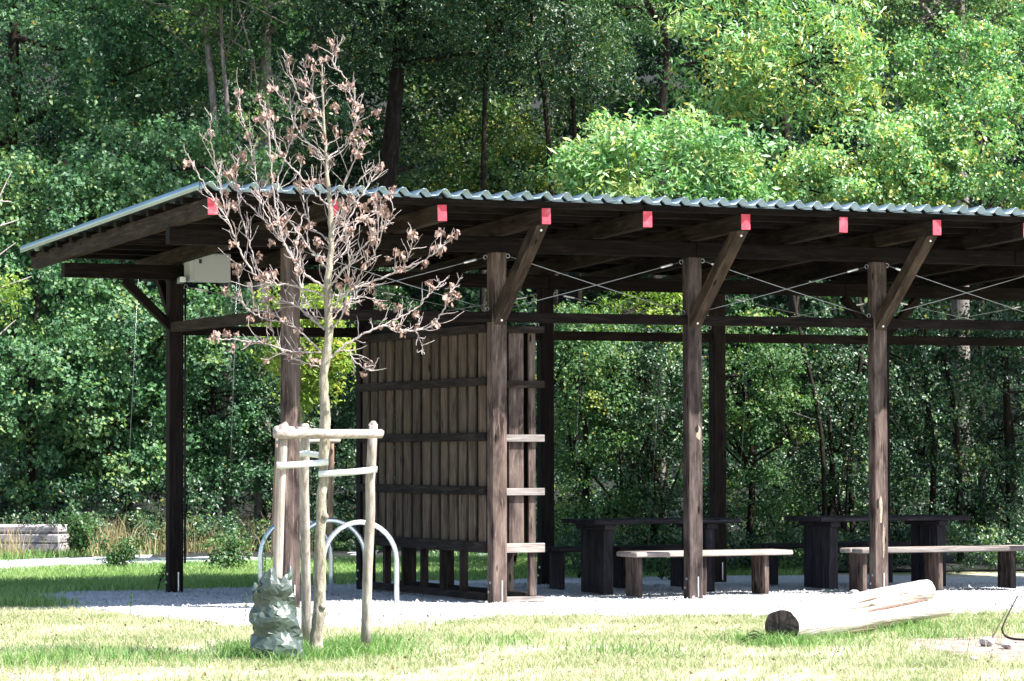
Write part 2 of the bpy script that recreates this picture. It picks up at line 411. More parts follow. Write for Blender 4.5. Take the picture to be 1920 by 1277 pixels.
# rafters with red painted ends
RX = [-1.17]+[k*L/2 for k in range(0, 11)]+[5*L+1.0]
dz = [.012, .02, .0, .0, .0, .004, 0, 0, 0, 0, 0, 0, 0]
for k, X in enumerate(RX):
    b0 = ZF+.075; b1 = zb(X)+.075; s_ = (b1-b0)/Wd
    if X == -1.17: b1 += .03; s_ = (b1-b0)/Wd
    yt = -1.17+random.uniform(-.02, .02); ye = 4.86+random.uniform(-.05, .05)
    z0 = b0+s_*yt+.080+dz[k]; z1 = b0+s_*ye+.080+dz[k]*.5
    r_ = beam('rafter', (X, yt, z0), (X, ye, z1), .098, .155, W_raft, sh)
    link('painted_end', box_mesh(.006, .096+random.uniform(-.004, .004), .153, .002, 'red%d' % (k % 3)), r_, Matrix.Translation((X, yt-.007, z0)) @ Matrix.Rotation(R(90), 4, 'Z') @ Matrix.Rotation(random.uniform(-.03, .03), 4, 'X'), M_red)
def rafttop(X, Y):
    b0 = ZF+.075; b1 = zb(X)+.075; return b0+(b1-b0)/Wd*Y+.158
# roof battens
YB = list(np.linspace(-1.10, 4.70, 12))
for Y in YB:
    for a, c_ in ((-1.27, 3.2), (3.205, 7.6), (7.605, XE+.05)):
        o = beam('roof_batten', (a, Y, rafttop(a, Y)+.036), (c_, Y, rafttop(c_, Y)+.036), .075, .062, W_beam, sh, bev=.004)
# front and back braces
for i in range(0, 5):
    X = i*L
    if i == 0: continue
    yB = -1.10; z0 = ZR-.075; zt = rafttop(X, yB)-.156; a = math.atan2(zt-z0, -(yB+PD/2+.001)); M = Matrix.Translation((X, -PD/2-.001, z0)) @ Matrix.Rotation(-R(90), 4, 'Z') @ Matrix.Rotation(-a, 4, 'Y')
    poly = [(0, z0), (0, z0+.165), (yB+PD/2+.165, zt), (yB+PD/2, zt)]; Mi = M.inverted(); bw = .058
    vs = [Mi @ Vector((X+sx*bw, -PD/2-.001+y_, z_)) for sx in (-1, 1) for y_, z_ in poly]
    me = bpy.data.meshes.new('brace'); me.from_pydata(vs, [], [(0, 1, 2, 3), (7, 6, 5, 4), (0, 4, 5, 1), (1, 5, 6, 2), (2, 6, 7, 3), (3, 7, 4, 0)])
    p = link('brace', me, sh, M, W_brace)
    bolt((X, -.12, ZR-.035), p); bolt((X, -1.06, zt-.045), p)
def bracex(x0, z0, x1, z1, Y, mat=W_beam): return beam('brace', (x0, Y, z0), (x1, Y, z1), .09, .09, mat, sh)
bracex(-.02, ZR-.02, -.56, zb(0)-.09, Wd)
bracex(4*L-.04, ZR+.0, 4*L-.50, zb(9)-.08, Wd); bracex(4*L+.04, ZR+.0, 4*L+.50, zb(9)-.08, Wd)
beam('brace', (0, Wd+.05, ZR+.05), (0, Wd+.60, rafttop(0, Wd+.6)-.19), .08, .08, W_beam, sh, up=(0, 1, 0))
# corrugated roof: sheets of five ribs
pitch = .2085
def sheet(x0, nr, zoff):
    prof = [(0, 0), (.035, 0), (.088, .060), (.122, .060), (.172, 0)]
    xs = []
    for r in range(nr):
        for a, h in prof: xs.append((x0+r*pitch+a, h))
    xs.append((x0+nr*pitch+.02, 0))
    ys = np.linspace(-1.28, 4.84, 9); V = []; n = len(xs)
    for off in (0, .004):
        for y in ys:
            for x, h in xs: V.append((x, y, rafttop(x, y)+.072+h+zoff+off+.0015*math.sin(9*x+y*2)))
    m_ = len(ys); N = n*m_; F = []
    for j in range(m_-1):
        for i in range(n-1):
            a = j*n+i; F.append((a, a+n, a+n+1, a+1)); F.append((N+a, N+a+1, N+a+n+1, N+a+n))
    for i in range(n-1):
        F.append((i, i+1, N+i+1, N+i)); e = (m_-1)*n+i; F.append((e, N+e, N+e+1, e+1))
    for j in range(m_-1):
        a = j*n; F.append((a, N+a, N+a+n, a+n)); a = j*n+n-1; F.append((a, a+n, N+a+n, N+a))
    return mesh_np('roof_sheet', V, F)
x = -1.33; k = 0
while x < XE:
    link('roof_sheet', sheet(x, 5, .0045*(k % 2)), sh, None, M_roof); x += 5*pitch; k += 1
# gable edge flashing strip along the left end
V = [];
fl = []
for y in (-1.285, 4.845):
    zt = rafttop(-1.3, y)+.072
    fl += [(-1.335, y, zt+.058), (-1.335, y, zt-.012), (-1.331, y, zt-.012), (-1.331, y, zt+.054), (-1.27, y, zt+.054), (-1.27, y, zt+.058)]
F = [(i, (i+1) % 6, (i+1) % 6+6, i+6) for i in range(6)]
link('roof_edge_flashing', mesh_np('flashing', fl, F), sh, None, M_roof)
# cable bracing with turnbuckles and eye bolts
def ring(c, r, th, parent, ax):
    a = np.linspace(0, 2*np.pi, 13); c = np.array(c)
    pts = [c+np.array([math.cos(q)*r, 0, math.sin(q)*r]) for q in a]
    gg = Geo(); gg.tube(pts, th, 5, False); return gg.build('eye_bolt', M_cable, parent)
def cable(p, q, rr=.0044, eyes=True):
    p, q = np.array(p), np.array(q); u = (q-p)/np.linalg.norm(q-p); gg = Geo(); s_ = p+u*.03
    e = q-u*.03; mid = (s_+e)/2-np.array([0, 0, .006]); gg.tube(curve_pts([s_, mid, e], 7), rr, 5)
    c_ = gg.build('bracing_cable', M_cable, sh)
    g2 = Geo(); g2.tube([p+u*.10, p+u*.11, p+u*.23, p+u*.24], [.006, .014, .014, .006], 6); g2.build('turnbuckle', M_bolt, c_)
    if eyes: ring(p, .02, .0055, c_, 0); ring(q, .02, .0055, c_, 0)
for i in range(5):
    a, c_ = i*L+.11, (i+1)*L-.11
    cable((a, -.02, 3.39), (c_, -.02, 2.865)); cable((c_, .02, 3.375), (a, .02, 2.875))
    cable((a, Wd-.03, 3.22), (c_, Wd-.03, 2.87), .004); cable((c_, Wd+.02, 3.20), (a, Wd+.02, 2.87), .004)
# drainpipe-like hanging chain behind the left rear post
gg = Geo(); gg.tube([(.115, Wd+.0, .3), (.115, Wd+.0, 3.25)], .012, 6); gg.build('rain_chain', M_black, sh)
# climbing wires from the rear eave down to the ground
cw = [((258, 548), (238, 940), 36.6), ((441, 620), (428, 1000), 36.4), ((1092, 560), (1074, 1030), 36.2), ((1243, 625), (1214, 1040), 36.0), ((1405, 640), (1380, 1010), 36.0)]
for k, (a, c_, d_) in enumerate(cw):
    p = D(a[0], a[1], d_); q = D(c_[0], c_[1], d_)
    p2 = p+(p-q)*((3.50-p[2])/(p[2]-q[2])); q2 = p+(q-p)*((p[2]+.02)/(p[2]-q[2]))
    gg = Geo(); gg.tube([p2, q2], .0016, 4); gg.build('climbing_wire', M_cable, sh)
# knot hole and scar on two front posts
def blob(name, c, rx, rz, mat, parent, th=.004, seed=0):
    rr = random.Random(seed); n = 12; V = [(c[0], c[1]-th, c[2])]; 
    for k in range(n):
        a = 2*math.pi*k/n; q = rr.uniform(.75, 1.2); V.append((c[0]+rx*q*math.cos(a), c[1], c[2]+rz*q*math.sin(a)))
    me = bpy.data.meshes.new(name); me.from_pydata(V, [], [(0, 1+(k+1) % n, 1+k) for k in range(n)]); 
    return link(name, me, parent, None, mat)
blob('torn_wood', (2*L+.03, -PD/2-.002, 1.655), .028, .075, M_torn, sh, .006, 3)
blob('knot_hole', (2*L+.018, -PD/2-.007, 1.70), .017, .045, M_hole, sh, .006, 4)
blob('torn_wood', (3*L-.01, -PD/2-.002, .86), .020, .13, M_torn, sh, .005, 5)
blob('knot_hole', (3*L-.045, -PD/2-.006, .93), .012, .06, M_hole, sh, .004, 6)
blob('torn_wood', (3*L+.02, -PD/2-.002, .55), .012, .20, M_torn, sh, .004, 8)

# electrical box under the roof by the left rear post
bx = thing('control_box', (.32, 3.3, 3.26), 'light grey metal cabinet hung under the roof by the left rear post', 'cabinet')
link('cabinet_body', box_mesh(.45, .20, .30, .006, 'cab'), bx, Matrix.Translation((.055, 3.34, 3.41)), M_box)
link('door', box_mesh(.40, .012, .28, .003, 'cabd'), bx, Matrix.Translation((.10, 3.233, 3.41)), M_box)
link('lock', box_mesh(.03, .012, .045, .004, 'lock'), bx, Matrix.Translation((.15, 3.222, 3.47)), M_black)
link('mounting_bar', box_mesh(.34, .06, .06, .003, 'bar'), bx, Matrix.Translation((-.06, 3.12, 3.27)) @ Matrix.Rotation(R(78), 4, 'Z'), M_galv)

# ------------------------------------------------------------------ board screen between second front and rear post
sc = thing('board_screen', (L+.2, 1.8, 0), 'double skinned dark board and batten screen wall standing on short legs under the shelter', 'wall')
ZB0, ZB1 = .50, 2.69
def skin(Xf, sgn, Y0, Y1):
    """boards at x=Xf, sgn is the outward side"""
    y = Y0; k = 0
    while y < Y1-.05:
        wd = random.choice([.165, .175, .19]); 
        link('recessed_board', box_mesh(ZB1-ZB0, .10, .020, .003, 'rb'), sc, Matrix(((0, 0, 1, Xf-sgn*.022), (0, 1, 0, y-.02), (1, 0, 0, ZB0), (0, 0, 0, 1))), W_bat)
        o = link('board', box_mesh(ZB1-ZB0-.02, wd, .022, .003, 'fb'), sc, Matrix(((0, 0, 1, Xf+random.uniform(-.003, .003)), (0, 1, 0, y+.02+wd/2), (1, 0, 0, ZB0+random.uniform(0, .02)), (0, 0, 0, 1))), W_board)
        y += wd+.065+random.uniform(-.01, .012)
    for z in (.53, 1.085, 1.615, 2.16, 2.68):
        h = .085 if z > .6 else .105
        beam('batten', (Xf+sgn*.032, Y0-.04, z), (Xf+sgn*.032, Y1+.05, z), .040, h, W_bat, sc, bev=.004)
skin(L-.058, -1, .10, 3.48)
skin(L+.40, 1, .12, 3.48)
for Y in (.72, 1.24, 1.76, 2.28, 2.80, 3.25): beam('leg', (L-.05, Y, .06), (L-.05, Y, ZB0), .075, .06, W_bat, sc, up=(0, 1, 0))
for Y in (.62, 2.15, 3.2): beam('leg', (L+.40, Y, .06), (L+.40, Y, ZB0), .075, .06, W_bat, sc, up=(0, 1, 0))
beam('leg', (L+.385, .03, .05), (L+.385, .03, ZB0), .075, .06, W_post, sc, up=(0, 1, 0))
beam('sill', (L-.05, .10, .045), (L-.05, 3.5, .045), .08, .07, W_bat, sc)
beam('sill', (L+.40, .14, .045), (L+.40, 3.5, .045), .08, .07, W_bat, sc)
beam('sill', (L+.08, .03, .02), (L+.50, .03, .02), .10, .055, W_sunlit, sc)
# front return boards beside the post
for x0, wd, dy in ((L+.115, .06, .03), (L+.215, .16, 0), (L+.385, .075, 0)):
    beam('board', (x0, .03+dy, ZB0), (x0, .03+dy, ZB1), wd, .024, W_post, sc, up=(0, 1, 0), bev=.003)
for z in (.525, 1.075, 1.60, 2.13, 2.67):
    beam('batten', (L+.085, -.008, z), (L+.50, -.008, z), .045, .070 if z > .6 else .09, W_sunlit if z < 2 else W_bat, sc, bev=.004)  # lower battens pale, upper dark: sun and eave shade put into the colour

# ------------------------------------------------------------------ picnic tables and benches
def make_table(X, Y, label, TL=1.70):
    tb = thing('picnic_table', (X+.82, Y+.42, 0), label, 'table', 'dark timber tables under the shelter roof')
    for k in range(4):
        beam('tabletop_plank', (X, Y+.105+k*.21, .74), (X+TL+random.uniform(-.01, .01), Y+.105+k*.21, .74), .198, .046, W_table, tb)
    for px in (X+.15, X+TL-.37):
        for k in range(3): beam('pedestal_plank', (px+.055, Y+.20+k*.19, 0), (px+.055, Y+.20+k*.19, .66), .11, .178, W_table, tb, up=(0, 1, 0))
        beam('cross_bearer', (px+.055, Y+.06, .687), (px+.055, Y+.78, .687), .12, .055, W_table, tb)
    return tb
make_table(3.68, 1.0, 'dark timber picnic table seen left of and behind the third front post')
make_table(6.34, 1.0, 'dark timber picnic table seen behind the rightmost front post', 1.86)
def make_bench(X, Y, label, m1=None, cat='bench', BL=1.8):
    m1 = m1 or W_table
    tb = thing('bench', (X+.9, Y+.22, 0), label, cat, 'low plank benches beside the tables')
    for k in range(2):
        beam('seat_plank', (X+(.0 if k == 0 else -.01), Y+.11+k*.235, .425), (X+BL, Y+.11+k*.235, .425), .215, .05, m1, tb, bev=.010)
    for lx in (.05, BL*.5-.12, BL-.30):
        beam('leg', (X+lx+.03, Y+.225, 0), (X+lx+.03, Y+.225, .40), .055, .29, W_post if m1 is W_sunlit else W_table, tb, up=(0, 1, 0))  # sunlit benches get lighter leg wood, the light is in the colour
    return tb
make_bench(3.80, .28, 'sunlit plank bench in front of the left picnic table, crossing the third front post', W_sunlit)
make_bench(6.41, .28, 'plank bench in front of the right picnic table, half in sun behind the lying log', W_sunlit, 'bench', 2.18)
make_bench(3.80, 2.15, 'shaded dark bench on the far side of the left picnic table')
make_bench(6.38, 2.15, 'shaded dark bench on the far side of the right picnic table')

# ------------------------------------------------------------------ bicycle stands
def hoop(Y, X0, label):
    X1 = X0+.77; r = .385; a = np.linspace(math.pi, 0, 17)
    pts = [(X0, Y, -.05), (X0, Y, .2)]+[(X0+r+r*math.cos(q), Y, .40+r*math.sin(q)*1.0) for q in a]+[(X1, Y, .2), (X1, Y, -.05)]
    gg = Geo(); gg.tube(pts, .026, 12); o = gg.build('bike_stand', M_galv)
    tag(o, label, 'bike stand', 'galvanised hoops for bicycles'); return o
hoop(.50, .52, 'galvanised steel hoop nearest the camera, right of the young tree trunk')
hoop(1.40, .54, 'middle one of three galvanised bicycle hoops, behind the nearest')
hoop(2.30, .51, 'rearmost of three galvanised bicycle hoops, reaching farthest left behind the post')

# ------------------------------------------------------------------ dead young tree
TD = 23.9
base = G(592, 1228); TD = float((base-CAMP)@CF)
tr = thing('young_dead_tree', tuple(base), 'thin young tree with bare twigs and withered brown leaves, tied to three stakes', 'tree')
def cpx(c): return (340+c[0]/1.935, 60+c[1]/1.935)
trunk_c = [(487, 2258), (492, 2180), (500, 2060), (503, 1900), (508, 1750), (517, 1560), (522, 1400), (515, 1277), (533, 1100), (530, 950), (538, 850), (545, 760), (540, 640), (530, 520), (521, 400), (512, 250), (511, 90)]
pts = []
for c_ in trunk_c: px, py = cpx(c_); pts.append(D(px, py, TD))
pts = curve_pts(pts, 70); pts[:, :] += rng.normal(0, .0035, pts.shape)
tt = np.linspace(0, 1, 70); rad = np.interp(tt, [0, .03, .12, .35, .5, .62, .75, .9, 1], [.062, .050, .043, .036, .030, .024, .018, .009, .004])
gg = Geo(); gg.tube(pts, rad*(1+.12*rng.uniform(-1, 1, 70)*(tt < .5)), 12, True, .06); trunk = gg.build('trunk', M_bark_young, tr)
for f_ in (8, 17):                                        # knobs on the lower trunk
    c_ = pts[f_]; gk = Geo(); gk.tube([c_, c_+CR*.03-CF*.03, c_+CR*.045-CF*.05], [.03, .028, .012], 8); gk.build('knob', M_bark_young, tr)

limbs = [
 (.013, 0, [(535, 1185), (620, 1120), (720, 1070), (790, 1080), (870, 1080), (930, 1040), (975, 960), (1010, 890)]),
 (.012, 0, [(530, 950), (580, 955), (640, 925), (760, 880), (800, 860), (880, 830), (935, 790), (980, 745)]),
 (.011, -.3, [(545, 920), (600, 850), (650, 790), (690, 750), (740, 700), (775, 640)]),
 (.009, .25, [(545, 800), (600, 700), (650, 600), (690, 540), (712, 490)]),
 (.012, .3, [(520, 1080), (430, 1000), (340, 970), (290, 960)]),
 (.012, -.2, [(530, 930), (440, 870), (380, 780), (355, 700), (332, 560), (310, 330), (275, 225)]),
 (.010, .2, [(518, 1170), (400, 1060), (300, 1040), (225, 980), (205, 850)]),
 (.011, -.35, [(530, 960), (400, 920), (290, 900), (215, 800), (160, 670), (80, 550), (20, 440)]),
 (.009, .4, [(450, 880), (370, 760), (300, 680), (220, 600), (175, 500)]),
 (.007, -.4, [(190, 740), (150, 620), (130, 500), (108, 400), (105, 295)]),
 (.010, .15, [(538, 870), (440, 750), (375, 650), (350, 560), (400, 380), (420, 250)]),
 (.009, -.15, [(541, 640), (480, 580), (420, 510), (360, 440), (320, 340), (300, 250)]),
 (.008, .2, [(525, 460), (460, 400), (420, 350), (380, 260), (325, 200)]),
 (.008, -.2, [(519, 360), (470, 290), (430, 240), (400, 160), (370, 60)]),
 (.007, .15, [(514, 300), (480, 230), (460, 170), (440, 100)]),
 (.008, .1, [(527, 460), (590, 410), (625, 360), (636, 310), (615, 220), (585, 150), (530, 85)]),
 (.005, 0, [(575, 145), (552, 120), (548, 60), (530, 20)]),
 (.009, -.1, [(541, 640), (585, 560), (630, 460), (655, 385)]),
 (.007, .35, [(340, 720), (290, 620), (275, 540), (240, 370), (215, 290), (210, 205)]),
 (.009, -.3, [(512, 1160), (400, 1160), (300, 1130), (220, 1120), (120, 1110)]),
 (.007, -.1, [(535, 1185), (590, 1150), (640, 1205), (690, 1222), (716, 1180)]),
 (.007, .2, [(740, 1060), (840, 1010), (900, 950), (965, 890)]),
 (.008, .3, [(535, 1060), (590, 990), (650, 960), (715, 975)]),
 (.005, 0, [(850, 1080), (868, 1125), (880, 1172)]),
 (.006, -.2, [(795, 862), (830, 800), (838, 725)]),
 (.007, .4, [(290, 900), (250, 780), (205, 600), (203, 480), (222, 435)]),
 (.008, .5, [(540, 850), (600, 790), (640, 690), (700, 650), (760, 660)]),
 (.008, -.5, [(535, 1000), (600, 950), (660, 860), (720, 760), (730, 640)]),
 (.008, .45, [(525, 1090), (470, 1010), (430, 900), (420, 780), (440, 660)]),
 (.008, -.45, [(530, 1100), (590, 1010), (610, 880), (600, 740), (580, 620)]),
 (.008, .1, [(515, 1220), (420, 1190), (360, 1150), (330, 1080), (310, 1000)]),
 (.007, -.2, [(540, 700), (600, 640), (630, 560), (700, 480)]),
 (.007, .3, [(541, 760), (470, 700), (440, 600), (430, 470)]),
]
ck = []
for c_ in trunk_c: ck.append(c_)
def dead_cluster(seed):
    r_ = np.random.default_rng(seed); V = []; F = []
    for k in range(9):
        c0 = r_.normal(0, .014, 3); dn = np.array([r_.normal(0, .6), r_.normal(0, .6), -1.0]); dn /= np.linalg.norm(dn)
        sd = np.cross(dn, r_.normal(0, 1, 3)); sd /= np.linalg.norm(sd); nn = np.cross(dn, sd)
        l = r_.uniform(.024, .050); w_ = l*r_.uniform(.28, .45); i = len(V)
        V += [c0, c0+dn*l*.45+sd*w_+nn*w_*.7, c0+dn*l*.5, c0+dn*l*.45-sd*w_+nn*w_*.7, c0+dn*l+nn*r_.normal(0, .012), c0+dn*l*.9+sd*w_*.5+nn*w_*.6]
        F += [(i, i+1, i+2), (i, i+2, i+3), (i+2, i+1, i+5), (i+2, i+5, i+4), (i+2, i+4, i+3)]
    me = mesh_np('leaf_cluster', V, F); me.materials.append(M_deadleaf); return me
CL = [dead_cluster(s_) for s_ in range(7)]
cl_pts = []
def twig(gg, p, d, ln, r, depth):
    n = 5; q = [p.copy()]; d = d/np.linalg.norm(d)
    for k in range(n):
        d = d+rng.normal(0, .16, 3)+np.array([0, 0, .10]); d /= np.linalg.norm(d); q.append(q[-1]+d*ln/n)
    q = np.array(q); gg.tube(q, np.linspace(r, r*.55, n+1), 4, False)
    if depth > 0:
        for k in range(rng.integers(1, 3)):
            i = rng.integers(2, n+1); dd = d+rng.normal(0, .7, 3); twig(gg, q[i], dd, ln*rng.uniform(.3, .6), r*.75, depth-1)
    if rng.random() < .16: cl_pts.append(q[-1])
    elif rng.random() < .06: cl_pts.append(q[3])
for r0, dep, cs in limbs:
    P = []
    for k, c_ in enumerate(cs):
        px, py = cpx(c_); f_ = k/(len(cs)-1); P.append(D(px, py, TD+dep*f_+rng.normal(0, .02)*(k > 0)))
    n = 10+6*len(cs); Q = curve_pts(P, n); Q[1:] += rng.normal(0, .0045, (n-1, 3))
    gg = Geo(); gg.tube(Q, np.linspace(r0*.74, .0034, n), 6, False)
    ln = np.linalg.norm(np.diff(Q, axis=0), axis=1).sum(); nt_ = int(ln/.05)
    for k in range(nt_):
        i = int(rng.uniform(.12, 1)*(n-1)); i = max(1, min(n-2, i)); td = Q[i+1]-Q[i-1]; td /= np.linalg.norm(td)
        sd = np.cross(td, rng.normal(0, 1, 3)); sd /= np.linalg.norm(sd)
        twig(gg, Q[i], td*.6+sd*.8+np.array([0, 0, .25]), rng.uniform(.05, .20)*(1 if rng.random() < .88 else 1.8)*(1 if i < .75*n else .5), .0031, 1 if rng.random() < .5 else 0)
    gg.build('branch', M_twig, tr)
    if rng.random() < .7: cl_pts.append(Q[-2])
    for k in range(int(ln*2.6)): cl_pts.append(Q[rng.integers(n//4, n)]+rng.normal(0, .02, 3))
# short twigs straight off the leader
gg = Geo()
for k in range(70):
    i = int(rng.uniform(36, 69)); sd = rng.normal(0, 1, 3); sd[2] = abs(sd[2])*.4+.4; twig(gg, pts[i], sd, rng.uniform(.06, .22)*(1 if i < 60 else .5), .0036, 1)
gg.build('branch', M_twig, tr)
# leaf clusters where the photo shows dense bunches
for c_ in [(465, 95), (470, 120), (455, 130), (545, 150), (625, 250), (630, 300), (640, 440), (650, 450), (300, 300), (290, 310), (555, 270), (560, 350), (760, 560), (775, 590), (740, 590), (750, 600), (765, 645), (170, 515), (25, 465), (110, 370), (135, 470),
           (195, 620), (250, 600), (330, 860), (310, 870), (290, 885), (350, 855), (335, 880), (325, 760), (290, 800), (150, 940), (110, 1020), (110, 1050), (125, 1090), (150, 1090), (175, 1085), (200, 1100), (120, 1100), (840, 735), (845, 790), (795, 810), (940, 785), (800, 860),
           (790, 1000), (840, 1020), (750, 1035), (750, 1090), (790, 1060), (800, 1075), (870, 1110), (910, 1060), (985, 950), (960, 955), (635, 1005), (580, 915), (585, 915), (600, 1000), (500, 745), (490, 760), (410, 820), (430, 850), (450, 860), (400, 1180), (310, 1185), (195, 1145),
           (690, 680), (700, 740), (735, 700), (720, 800), (690, 710), (660, 630), (380, 680), (240, 610), (160, 580), (480, 1190), (420, 1190), (560, 1010), (440, 1080), (470, 1090), (380, 1050), (330, 1060), (300, 1140)]:
    px, py = cpx(c_)
    for k in range(2): cl_pts.append(D(px+rng.normal(0, 3), py+rng.normal(0, 3), TD+rng.normal(0, .15)))
random.shuffle(cl_pts); cl_pts = cl_pts[:215]
for k, p in enumerate(cl_pts):
    s_ = random.uniform(.65, 1.25)
    link('leaf_cluster', CL[k % 7], tr, Matrix.Translation(p) @ Matrix.Rotation(random.uniform(0, 6.3), 4, 'Z') @ Matrix.Diagonal((s_, s_, s_*1.1, 1)))

# tree stakes, crossbars and tree ties
st = thing('tree_support', tuple(G(600, 1205)), 'three peeled wooden stakes with a crossbar tied to the dead young tree', 'tree stake')
def pole(name, P, r, mat, parent, n=12):
    P = np.array(P); a, c_ = P[0], P[-1]; q = np.array([a+(c_-a)*f_+rng.normal(0, .003, 3) for f_ in np.linspace(0, 1, 9)])
    rr = np.linspace(r*1.04, r*.96, 9); q = np.vstack([q, c_+(c_-a)/np.linalg.norm(c_-a)*.006]); rr = np.append(rr, r*.80)
    gg = Geo(); gg.tube(q, rr, n, True, .0); return gg.build(name, mat, parent)
def wood_up(name, a, b_, c_, sc=30):
    m, t, b, _ = newmat(name)
    v = coords(t, 'Object', (sc, sc, 1.2)); n_ = noise(t, v, 1.3, 6, .65, .4); n2 = noise(t, coords(t, 'Object', (2, 2, 2)), 1.5, 4)
    col = ramp(t, n_, [(.3, a), (.5, b_), (.7, c_)]); col = mix(t, ramp(t, n2, [(.45, (0, 0, 0)), (.75, (.55, .5, .5))]), col, a)
    t.links.new(col, b.inputs['Base Color']); b.inputs['Roughness'].default_value = .8; bump(t, b, n_, .5, .004); return m
W_stakeV = wood_up('peeled_stake', (.13, .10, .085), (.32, .275, .24), (.48, .44, .41))
W_stakeH = wood_up('peeled_crossbar', (.13, .10, .085), (.32, .275, .24), (.48, .44, .41))
for n_ in W_stakeH.node_tree.nodes:
    if n_.type == 'MAPPING' and n_.inputs['Scale'].default_value[0] > 10:
        n_.vector_type = 'TEXTURE'; n_.inputs['Rotation'].default_value[2] = -YAW; n_.inputs['Scale'].default_value = (1/1.2, 1/30, 1/30)
sA0, sA1 = D(514, 1228, TD-.35), D(531, 797, TD-.35)
sB0, sB1 = D(574, 1192, TD+.75), D(571, 798, TD+.45)
sC0, sC1 = D(685, 1206, TD+.35), D(699, 797, TD+.1)
for a, c_ in ((sA0, sA1), (sB0, sB1), (sC0, sC1)):
    a = a+(a-c_)*.03; pole('stake', [a, c_], .036, W_stakeV, st)
pole('crossbar', [D(517, 813, TD-.43), D(716, 814, TD+.02)], .034, W_stakeH, st)
pole('crossbar', [D(519, 806, TD-.28), D(580, 808, TD+.44)], .030, W_stakeH, st)
def strap(pp, wd=.045, name='tie_strap'):
    V = []; F = []
    for p in pp: V += [p+np.array([0, 0, wd/2]), p-np.array([0, 0, wd/2]), p-np.array([0, 0, wd/2])+CF*.003, p+np.array([0, 0, wd/2])+CF*.003]
    for i in range(len(pp)-1):
        for k in range(4): a = i*4+k; c_ = i*4+(k+1) % 4; F.append((a, c_, c_+4, a+4))
    return link(name, mesh_np(name, V, F), st, None, M_band)
strap([D(519, 872, TD-.40), D(530, 873, TD-.44), D(560, 871, TD-.3), D(600, 868, TD-.12), D(616, 866, TD-.05)])
strap([D(562, 852, TD+.4), D(572, 850, TD+.36), D(600, 854, TD+.05), D(613, 857, TD+.0)])
strap([D(597, 889, TD-.06), D(612, 888, TD-.07), D(650, 886, TD+.0), D(692, 882, TD+.03), D(707, 880, TD+.12)])

# green plastic watering bag around the left stake
m, t, b, _ = newmat('green_tarpaulin'); M_bag = m
v = coords(t, 'Object', (1, 1, 1)); n1 = noise(t, v, 6, 5, .6); n2 = noise(t, v, 22, 4, .6)
t.links.new(ramp(t, n1, [(.3, (.020, .032, .026)), (.55, (.045, .066, .054)), (.75, (.095, .125, .108))]), b.inputs['Base Color'])
b.inputs['Roughness'].default_value = .42; b.inputs['Specular IOR Level'].default_value = .6; bump(t, b, n2, .5, .008)
bc = D(514, 1215, TD-.38); bc[2] = 0
from mathutils import noise as mnoise
nr, ns = 22, 28; rs_ = np.random.default_rng(12)
V = []
for j in range(nr):
    f_ = j/(nr-1); z = f_*.58
    wx = float(np.interp(f_, [0, .1, .3, .6, .85, 1], [.200, .192, .172, .158, .140, .128])); wy = wx*.72
    for k in range(ns):
        a = 2*math.pi*(k+.5*(j % 2)+rs_.uniform(-.3, .3))/ns; x_, y_ = math.cos(a), math.sin(a)
        fold = .017*math.sin(z*31+2.4*math.sin(a+1.0)+1.7*math.sin(2*a))+.010*math.sin(5*a+z*9)*f_
        cr = fold+rs_.normal(0, .0048)
        zz = z+rs_.normal(0, .005)+(.050*math.sin(a+2.4)+.040*math.sin(3*a+1)+.02*math.sin(7*a))*max(0, (f_-.6)/.4)**1.3
        p = bc+CR*((wx+cr)*x_+.045*(1-f_)**2-.008)+np.array([CF[0], CF[1], 0])*((wy+cr)*y_); V.append((p[0], p[1], zz-.01))
for j in range(6):                                         # folded-in mouth
    for k in range(ns):
        q = V[(nr-1)*ns+k]; V.append((bc[0]+(q[0]-bc[0])*(.96-j*.09)+rs_.normal(0, .003), bc[1]+(q[1]-bc[1])*(.96-j*.09), q[2]+(.002 if j == 0 else -.03*j)))
tot = nr+6; F = []
for j in range(tot-1):
    for k in range(ns):
        a, b_, c_, d_ = j*ns+k, j*ns+(k+1) % ns, (j+1)*ns+(k+1) % ns, (j+1)*ns+k
        F += [(a, b_, c_), (a, c_, d_)] if (j+k) % 2 else [(a, b_, d_), (b_, c_, d_)]
o = link('watering_bag', mesh_np('watering_bag', V, F, smooth=True), None, None, M_bag)
bmo = o.modifiers.new('soft_creases', 'BEVEL'); bmo.width = .004; bmo.segments = 1; bmo.limit_method = 'ANGLE'; bmo.angle_limit = R(12); o.data.polygons.foreach_set('use_smooth', np.zeros(len(o.data.polygons), bool))
tag(o, 'crumpled dark green plastic bag standing around the foot of the left stake', 'bag')

# ------------------------------------------------------------------ second staked tree beyond the shelter
d2 = 43.0
t2 = thing('young_leafy_tree', tuple(GD(566, d2)), 'young tree with glowing yellow green leaves beyond the shelter, seen between its left posts', 'tree')
gg = Geo(); gg.tube(curve_pts([GD(566, d2), D(567, 950, d2), D(566, 800, d2), D(568, 600, d2), D(566, 520, d2)], 16), np.linspace(.05, .02, 16), 8); gg.build('trunk', M_bark_young, t2)

